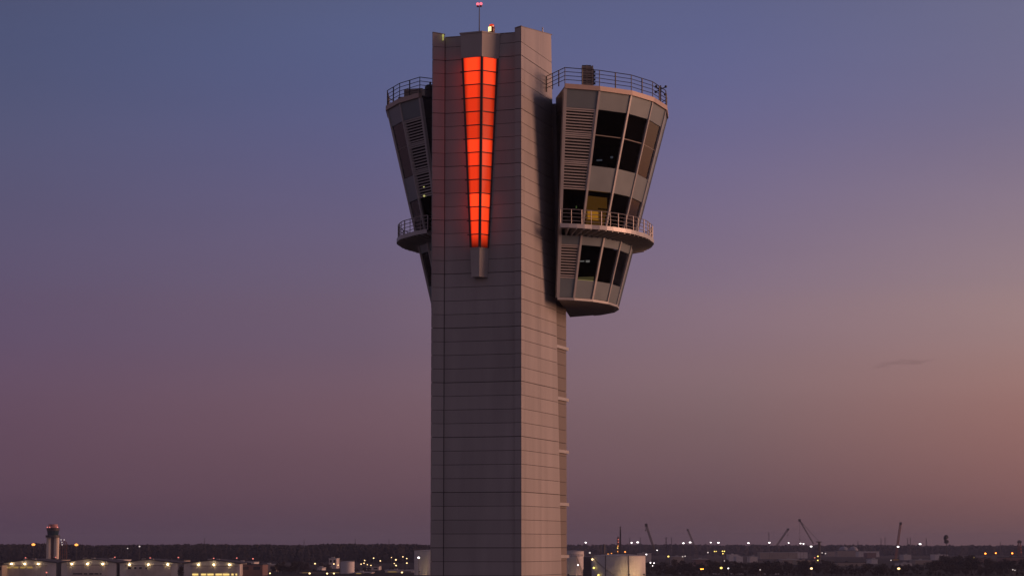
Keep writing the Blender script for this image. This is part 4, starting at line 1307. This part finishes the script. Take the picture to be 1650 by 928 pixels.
LAMP['flood'] = emit('lamp_flood', (1, .62, .25), 260)
for px, py, D, k_, lab in ((1012, 925.5, 1688, 1.0, 'dark backed floodlight aimed at the big tank, left of two'), (1036, 925, 1694, 1.0, 'dark backed floodlight aimed at the big tank, right of two'),
                           (677, 921, 1774, .62, 'dark backed floodlight aimed at the tall tank left of the tower'), (915, 925, 1774, .5, 'dark backed floodlight aimed at the tank beside the tower shaft')):
    t = thing('floodlight', lab, 'floodlight', ground_pt(px, D), 0, 'floodlights aimed at the tanks')
    zl = zat(py, D)
    mb = MB(); mb.tube((0, 0, 0), (0, 0, zl - .4), .1, n=6); mb.build('pole', M['steel'], t)
    mb = MB(); mb.box(-.6, .6, -.35, .05, zl - .45, zl + .45); mb.box(-.68, .68, -.1, .35, zl + .453, zl + .52); mb.build('housing', M['dark'], t)
    mb = MB(); mb.box(-.55 * k_, .55 * k_, .053, .08, zl - .4 * k_, zl + .4 * k_); mb.build('lamp', LAMP['flood'], t)
# ================================================================== NEARER DARK TREES
M['twig'] = mat('bare_twigs', (.05, .042, .036), .95, 0, .3, .4, .35, spec=.05)
M['trunk'] = mat('tree_bark', (.05, .042, .036), .95, 0, .2, .6, spec=.05)
def make_crown(seed):
    rnd = random.Random(seed)
    mb = MB()
    cl = [Vector((rnd.gauss(0, 1.7), rnd.gauss(0, 1.7), rnd.uniform(3.2, 9.2))) for _ in range(15)]
    for c in cl:
        rr = rnd.uniform(1.2, 2.3) * (1.1 - abs(c.z - 5.6) * .06)
        for k in range(42):
            v = Vector((rnd.gauss(0, 1), rnd.gauss(0, 1), rnd.gauss(0, 1))); v.normalize()
            p = c + v * rr * rnd.uniform(.3, 1.1)
            if p.z < 1.6: continue
            a = Vector((rnd.gauss(0, 1), rnd.gauss(0, 1), rnd.gauss(0, 1))).normalized() * rnd.uniform(.2, .55)
            b = a.cross(Vector((rnd.gauss(0, 1), rnd.gauss(0, 1), rnd.gauss(0, 1)))).normalized() * rnd.uniform(.15, .4)
            mb.add([p - a - b, p + a - b, p + a * .6 + b, p - a * .8 + b], [(0, 1, 2, 3)])
    tk = MB()
    tk.tube((0, 0, 0), (.1, 0, 4.2), .32, .2, n=7)
    for c in cl[:9]:
        tk.tube((.05, 0, rnd.uniform(2.2, 4.2)), c, .14, .04, n=5)
    tk.tube((.1, 0, 4.2), (0, .1, 8.8), .2, .05, n=6)
    return mb, tk
protos = []
for k in range(5):
    cm, tm = make_crown(100 + k)
    t = thing('tree', '', 'tree')
    cm.build('crown', M['twig'], t); tm.build('trunk', M['trunk'], t)
    protos.append(t)
rnd = random.Random(77)
used = [False] * 5
def plant(px, pyt, D, label, group):
    k = rnd.randrange(5)
    if used[k]: o = copy_tree(protos[k])
    else: o = protos[k]; used[k] = True
    h_ = zat(pyt, D)
    o.location = ground_pt(px, D)
    o.rotation_euler = (0, 0, rnd.uniform(0, 6.28))
    sc = h_ / 10.2
    o.scale = (sc * rnd.uniform(.95, 1.35), sc * rnd.uniform(.95, 1.35), sc)
    tag(o, label, 'tree', group)
for a, b, D0, D1, pt, n, lab, gr in (
    (1040, 1300, 1830, 2150, (900, 915), 62, 'dark bare tree in the belt between the big white tank and the big crane', 'dark trees below the left cranes'),
    (1290, 1340, 1850, 2250, (900, 914), 16, 'dark bare tree in the belt right below the big lattice crane', 'dark trees under the big crane'),
    (1340, 1480, 1850, 2250, (906, 917), 30, 'dark bare tree in the lower belt between the big crane and upright crane', 'dark trees between two cranes'),
    (1480, 1660, 1850, 2250, (899, 914), 40, 'dark bare tree in the bottom right belt below the orange lamps', 'dark trees at the bottom right'),
    (1040, 1300, 1690, 1800, (911, 922), 40, 'dark bare tree at the bottom edge between the big tank and the big crane', 'dark trees at the bottom edge, left'),
    (1290, 1660, 1690, 1820, (912, 925), 50, 'dark bare tree at the very bottom edge right of the big crane', 'dark trees at the bottom edge, right'),
    (1505, 1570, 2150, 2300, (893.5, 899), 11, 'tall dark bare tree in the mound below the pole sign', 'tall trees under the pole sign'),
    (440, 500, 1880, 2050, (903, 916), 14, 'dark bare tree in the clump right of the reddish hall', 'dark trees right of the hangars'),
    (575, 668, 1950, 2200, (911, 921), 16, 'dark bare tree among lamps between the two tanks left of the tower', 'dark trees between the tanks')):
    for k in range(n):
        px = a + (b - a) * (k + rnd.uniform(.1, .9)) / n
        plant(px, rnd.uniform(*pt), rnd.uniform(D0, D1), lab, gr)
for px, pyt, D, lab in ((521, 905.5, 2050, 'rounded dark tree beside the small white kiosk'), (530, 908, 2040, 'dark tree between the white kiosk and the small round tank'),
                        (477, 902.5, 2000, 'tallest dark tree left of the low tan building'), (1523, 897.5, 2300, 'tall dark tree under the pole sign'), (296, 912, 1700, 'dark tree standing in the gap left of the rightmost hangar')):
    plant(px, pyt, D, lab, None)

# ================================================================== WORLD SKY
W = bpy.data.worlds.new('World'); S.world = W; W.use_nodes = True
nt = W.node_tree; N, L = nt.nodes, nt.links
bg = N['Background']
tc = N.new('ShaderNodeTexCoord')
sx = N.new('ShaderNodeSeparateXYZ'); L.new(tc.outputs['Generated'], sx.inputs[0])
def math_(op, a=None, b=None, c=None):
    n = N.new('ShaderNodeMath'); n.operation = op
    for i, v in enumerate((a, b, c)):
        if v is None: continue
        if isinstance(v, (int, float)): n.inputs[i].default_value = v
        else: L.new(v, n.inputs[i])
    return n.outputs[0]
elev = math_('MULTIPLY', math_('ARCSINE', sx.outputs['Z']), 180 / math.pi)
azim = math_('MULTIPLY', math_('ARCTAN2', sx.outputs['X'], sx.outputs['Y']), 180 / math.pi)
E0, E1 = -3.0, 90.0
fac = math_('DIVIDE', math_('SUBTRACT', elev, E0), E1 - E0)
EL = [-3, .1, 1.2, 3.5, 4.9, 6.4, 10, 13.5, 22, 45, 90]
ZEN = [(100, 92, 112), (72, 70, 92), (50, 52, 74)]
def c_(l): return [lin(x) for x in l]
SKY = [
    (-180, [(100, 82, 88), (110, 90, 96), (126, 100, 106), (146, 114, 118), (152, 118, 122), (154, 122, 126), (150, 124, 131), (138, 117, 129)] + ZEN),
    (-60, [(76, 60, 70), (82, 66, 76), (92, 72, 84), (104, 80, 94), (108, 82, 98), (108, 86, 102), (102, 88, 108), (94, 86, 110)] + ZEN),
    (-12.6, [(70, 54, 72), (78, 60, 80), (92, 69, 85), (101, 78, 97), (99, 81, 105), (96, 84, 111), (86, 87, 119), (79, 84, 116)] + ZEN),
    (-3.8, [(76, 60, 74), (84, 66, 80), (100, 75, 86), (114, 88, 100), (111, 91, 109), (109, 94, 117), (95, 94, 131), (87, 94, 130)] + ZEN),
    (5.3, [(86, 66, 74), (94, 72, 80), (108, 82, 88), (130, 104, 108), (136, 111, 120), (132, 112, 130), (110, 104, 140), (94, 98, 136)] + ZEN),
    (12.3, [(104, 76, 80), (112, 82, 84), (129, 92, 91), (150, 112, 108), (154, 123, 122), (150, 126, 132), (122, 112, 138), (106, 106, 136)] + ZEN),
    (40, [(150, 100, 84), (180, 116, 90), (205, 140, 110), (215, 160, 132), (210, 165, 145), (200, 165, 155), (165, 146, 158), (138, 132, 156)] + ZEN),
    (78, [(200, 120, 80), (245, 150, 95), (255, 175, 120), (250, 185, 140), (240, 185, 150), (225, 180, 160), (190, 165, 168), (155, 146, 165)] + ZEN),
    (125, [(130, 92, 84), (145, 104, 92), (160, 120, 110), (165, 134, 128), (160, 134, 138), (150, 130, 145), (125, 118, 145), (105, 106, 138)] + ZEN),
    (180, [(100, 82, 88), (110, 90, 96), (126, 100, 106), (146, 114, 118), (152, 118, 122), (154, 122, 126), (150, 124, 131), (138, 117, 129)] + ZEN),
]
prev = None
for k, (az, cols) in enumerate(SKY):
    cr = N.new('ShaderNodeValToRGB')
    cr.color_ramp.interpolation = 'CARDINAL'
    el = cr.color_ramp.elements
    for j, (e_, c) in enumerate(zip(EL, cols)):
        pos = (e_ - E0) / (E1 - E0)
        if j == 0: q_ = el[0]; q_.position = pos
        elif j == len(EL) - 1: q_ = el[len(el) - 1]; q_.position = pos
        else: q_ = el.new(pos)
        q_.color = (*lin(c), 1)
    L.new(fac, cr.inputs['Fac'])
    if prev is None:
        prev = cr.outputs['Color']
    else:
        mr = N.new('ShaderNodeMapRange'); mr.interpolation_type = 'LINEAR'
        mr.inputs['From Min'].default_value = SKY[k - 1][0]; mr.inputs['From Max'].default_value = az
        L.new(azim, mr.inputs['Value'])
        mx = N.new('ShaderNodeMix'); mx.data_type = 'RGBA'
        L.new(mr.outputs['Result'], mx.inputs[0]); L.new(prev, mx.inputs[6]); L.new(cr.outputs['Color'], mx.inputs[7])
        prev = mx.outputs[2]
# one faint wisp of cloud low in the right of the sky, and a very soft unevenness of the air
el_w = 6.385 + math.degrees(math.atan((464 - 588) / F)); az_w = math.degrees(math.atan((1458 - 825) / F))
noi = N.new('ShaderNodeTexNoise'); noi.inputs['Scale'].default_value = 90; noi.inputs['Detail'].default_value = 4
mpn = N.new('ShaderNodeMapping'); mpn.inputs['Scale'].default_value = (1, 1, 4.5)
L.new(tc.outputs['Generated'], mpn.inputs['Vector']); L.new(mpn.outputs['Vector'], noi.inputs['Vector'])
dx = math_('DIVIDE', math_('SUBTRACT', azim, az_w), .85)
dy = math_('DIVIDE', math_('ADD', math_('SUBTRACT', math_('SUBTRACT', elev, el_w), math_('MULTIPLY', math_('SUBTRACT', azim, az_w), .085)), math_('MULTIPLY', math_('SUBTRACT', noi.outputs['Fac'], .5), .30)), .075)
rr = math_('ADD', math_('MULTIPLY', dx, dx), math_('MULTIPLY', dy, dy))
wisp = math_('MULTIPLY', math_('MAXIMUM', math_('SUBTRACT', 1.0, rr), 0.0), math_('MULTIPLY', noi.outputs['Fac'], .26))
noi2 = N.new('ShaderNodeTexNoise'); noi2.inputs['Scale'].default_value = 7; noi2.inputs['Detail'].default_value = 3
mp2 = N.new('ShaderNodeMapping'); mp2.inputs['Scale'].default_value = (1, 1, 5)
L.new(tc.outputs['Generated'], mp2.inputs['Vector']); L.new(mp2.outputs['Vector'], noi2.inputs['Vector'])
une = math_('ADD', .96, math_('MULTIPLY', noi2.outputs['Fac'], .08))
sc = N.new('ShaderNodeVectorMath'); sc.operation = 'SCALE'
L.new(prev, sc.inputs[0]); L.new(math_('MULTIPLY', math_('SUBTRACT', 1.0, wisp), une), sc.inputs['Scale'])
L.new(sc.outputs['Vector'], bg.inputs['Color'])
bg.inputs['Strength'].default_value = 1.0
W.cycles.sampling_method = 'AUTOMATIC'

# low afterglow light from the right
sd = bpy.data.lights.new('Sun', 'SUN'); so = bpy.data.objects.new('Sun', sd); COL.objects.link(so)
sd.energy = 2.75; sd.angle = R(32); sd.color = (1, .48, .31)
az, elv = R(89), R(5)
dirv = Vector((math.sin(az) * math.cos(elv), math.cos(az) * math.cos(elv), math.sin(elv)))
so.rotation_euler = dirv.to_track_quat('Z', 'Y').to_euler()

# ================================================================== HAZE
HAZE = True
if HAZE:
    mb = MB(); mb.box(-14100, 14100, -3100, 12100, -1.0, 78)
    m = bpy.data.materials.new('haze_air'); m.use_nodes = True
    n_ = m.node_tree.nodes; n_.clear()
    v = n_.new('ShaderNodeVolumePrincipled'); v.inputs['Color'].default_value = (.46, .52, .76, 1); v.inputs['Density'].default_value = 6e-5
    v.inputs['Anisotropy'].default_value = 0
    o_ = n_.new('ShaderNodeOutputMaterial'); m.node_tree.links.new(v.outputs[0], o_.inputs['Volume'])
    h_o = mb.build('haze', m); h_o['kind'] = 'stuff'; tag(h_o, 'thin evening haze over the airport plain', 'haze')

# ================================================================== CAMERA
cd = bpy.data.cameras.new('Camera'); co = bpy.data.objects.new('Camera', cd); COL.objects.link(co)
co.location = (0, 0, CAMH); co.rotation_euler = (math.pi / 2 + PITCH, 0, 0)
cd.sensor_width = 36; cd.lens = 36 * F / 1650; cd.clip_start = .5; cd.clip_end = 60000
S.camera = co
S.view_settings.view_transform = 'Standard'; S.view_settings.look = 'None'; S.view_settings.exposure = 0; S.view_settings.gamma = 1
S.cycles.max_bounces = 6; S.cycles.volume_bounces = 1; S.cycles.transparent_max_bounces = 12
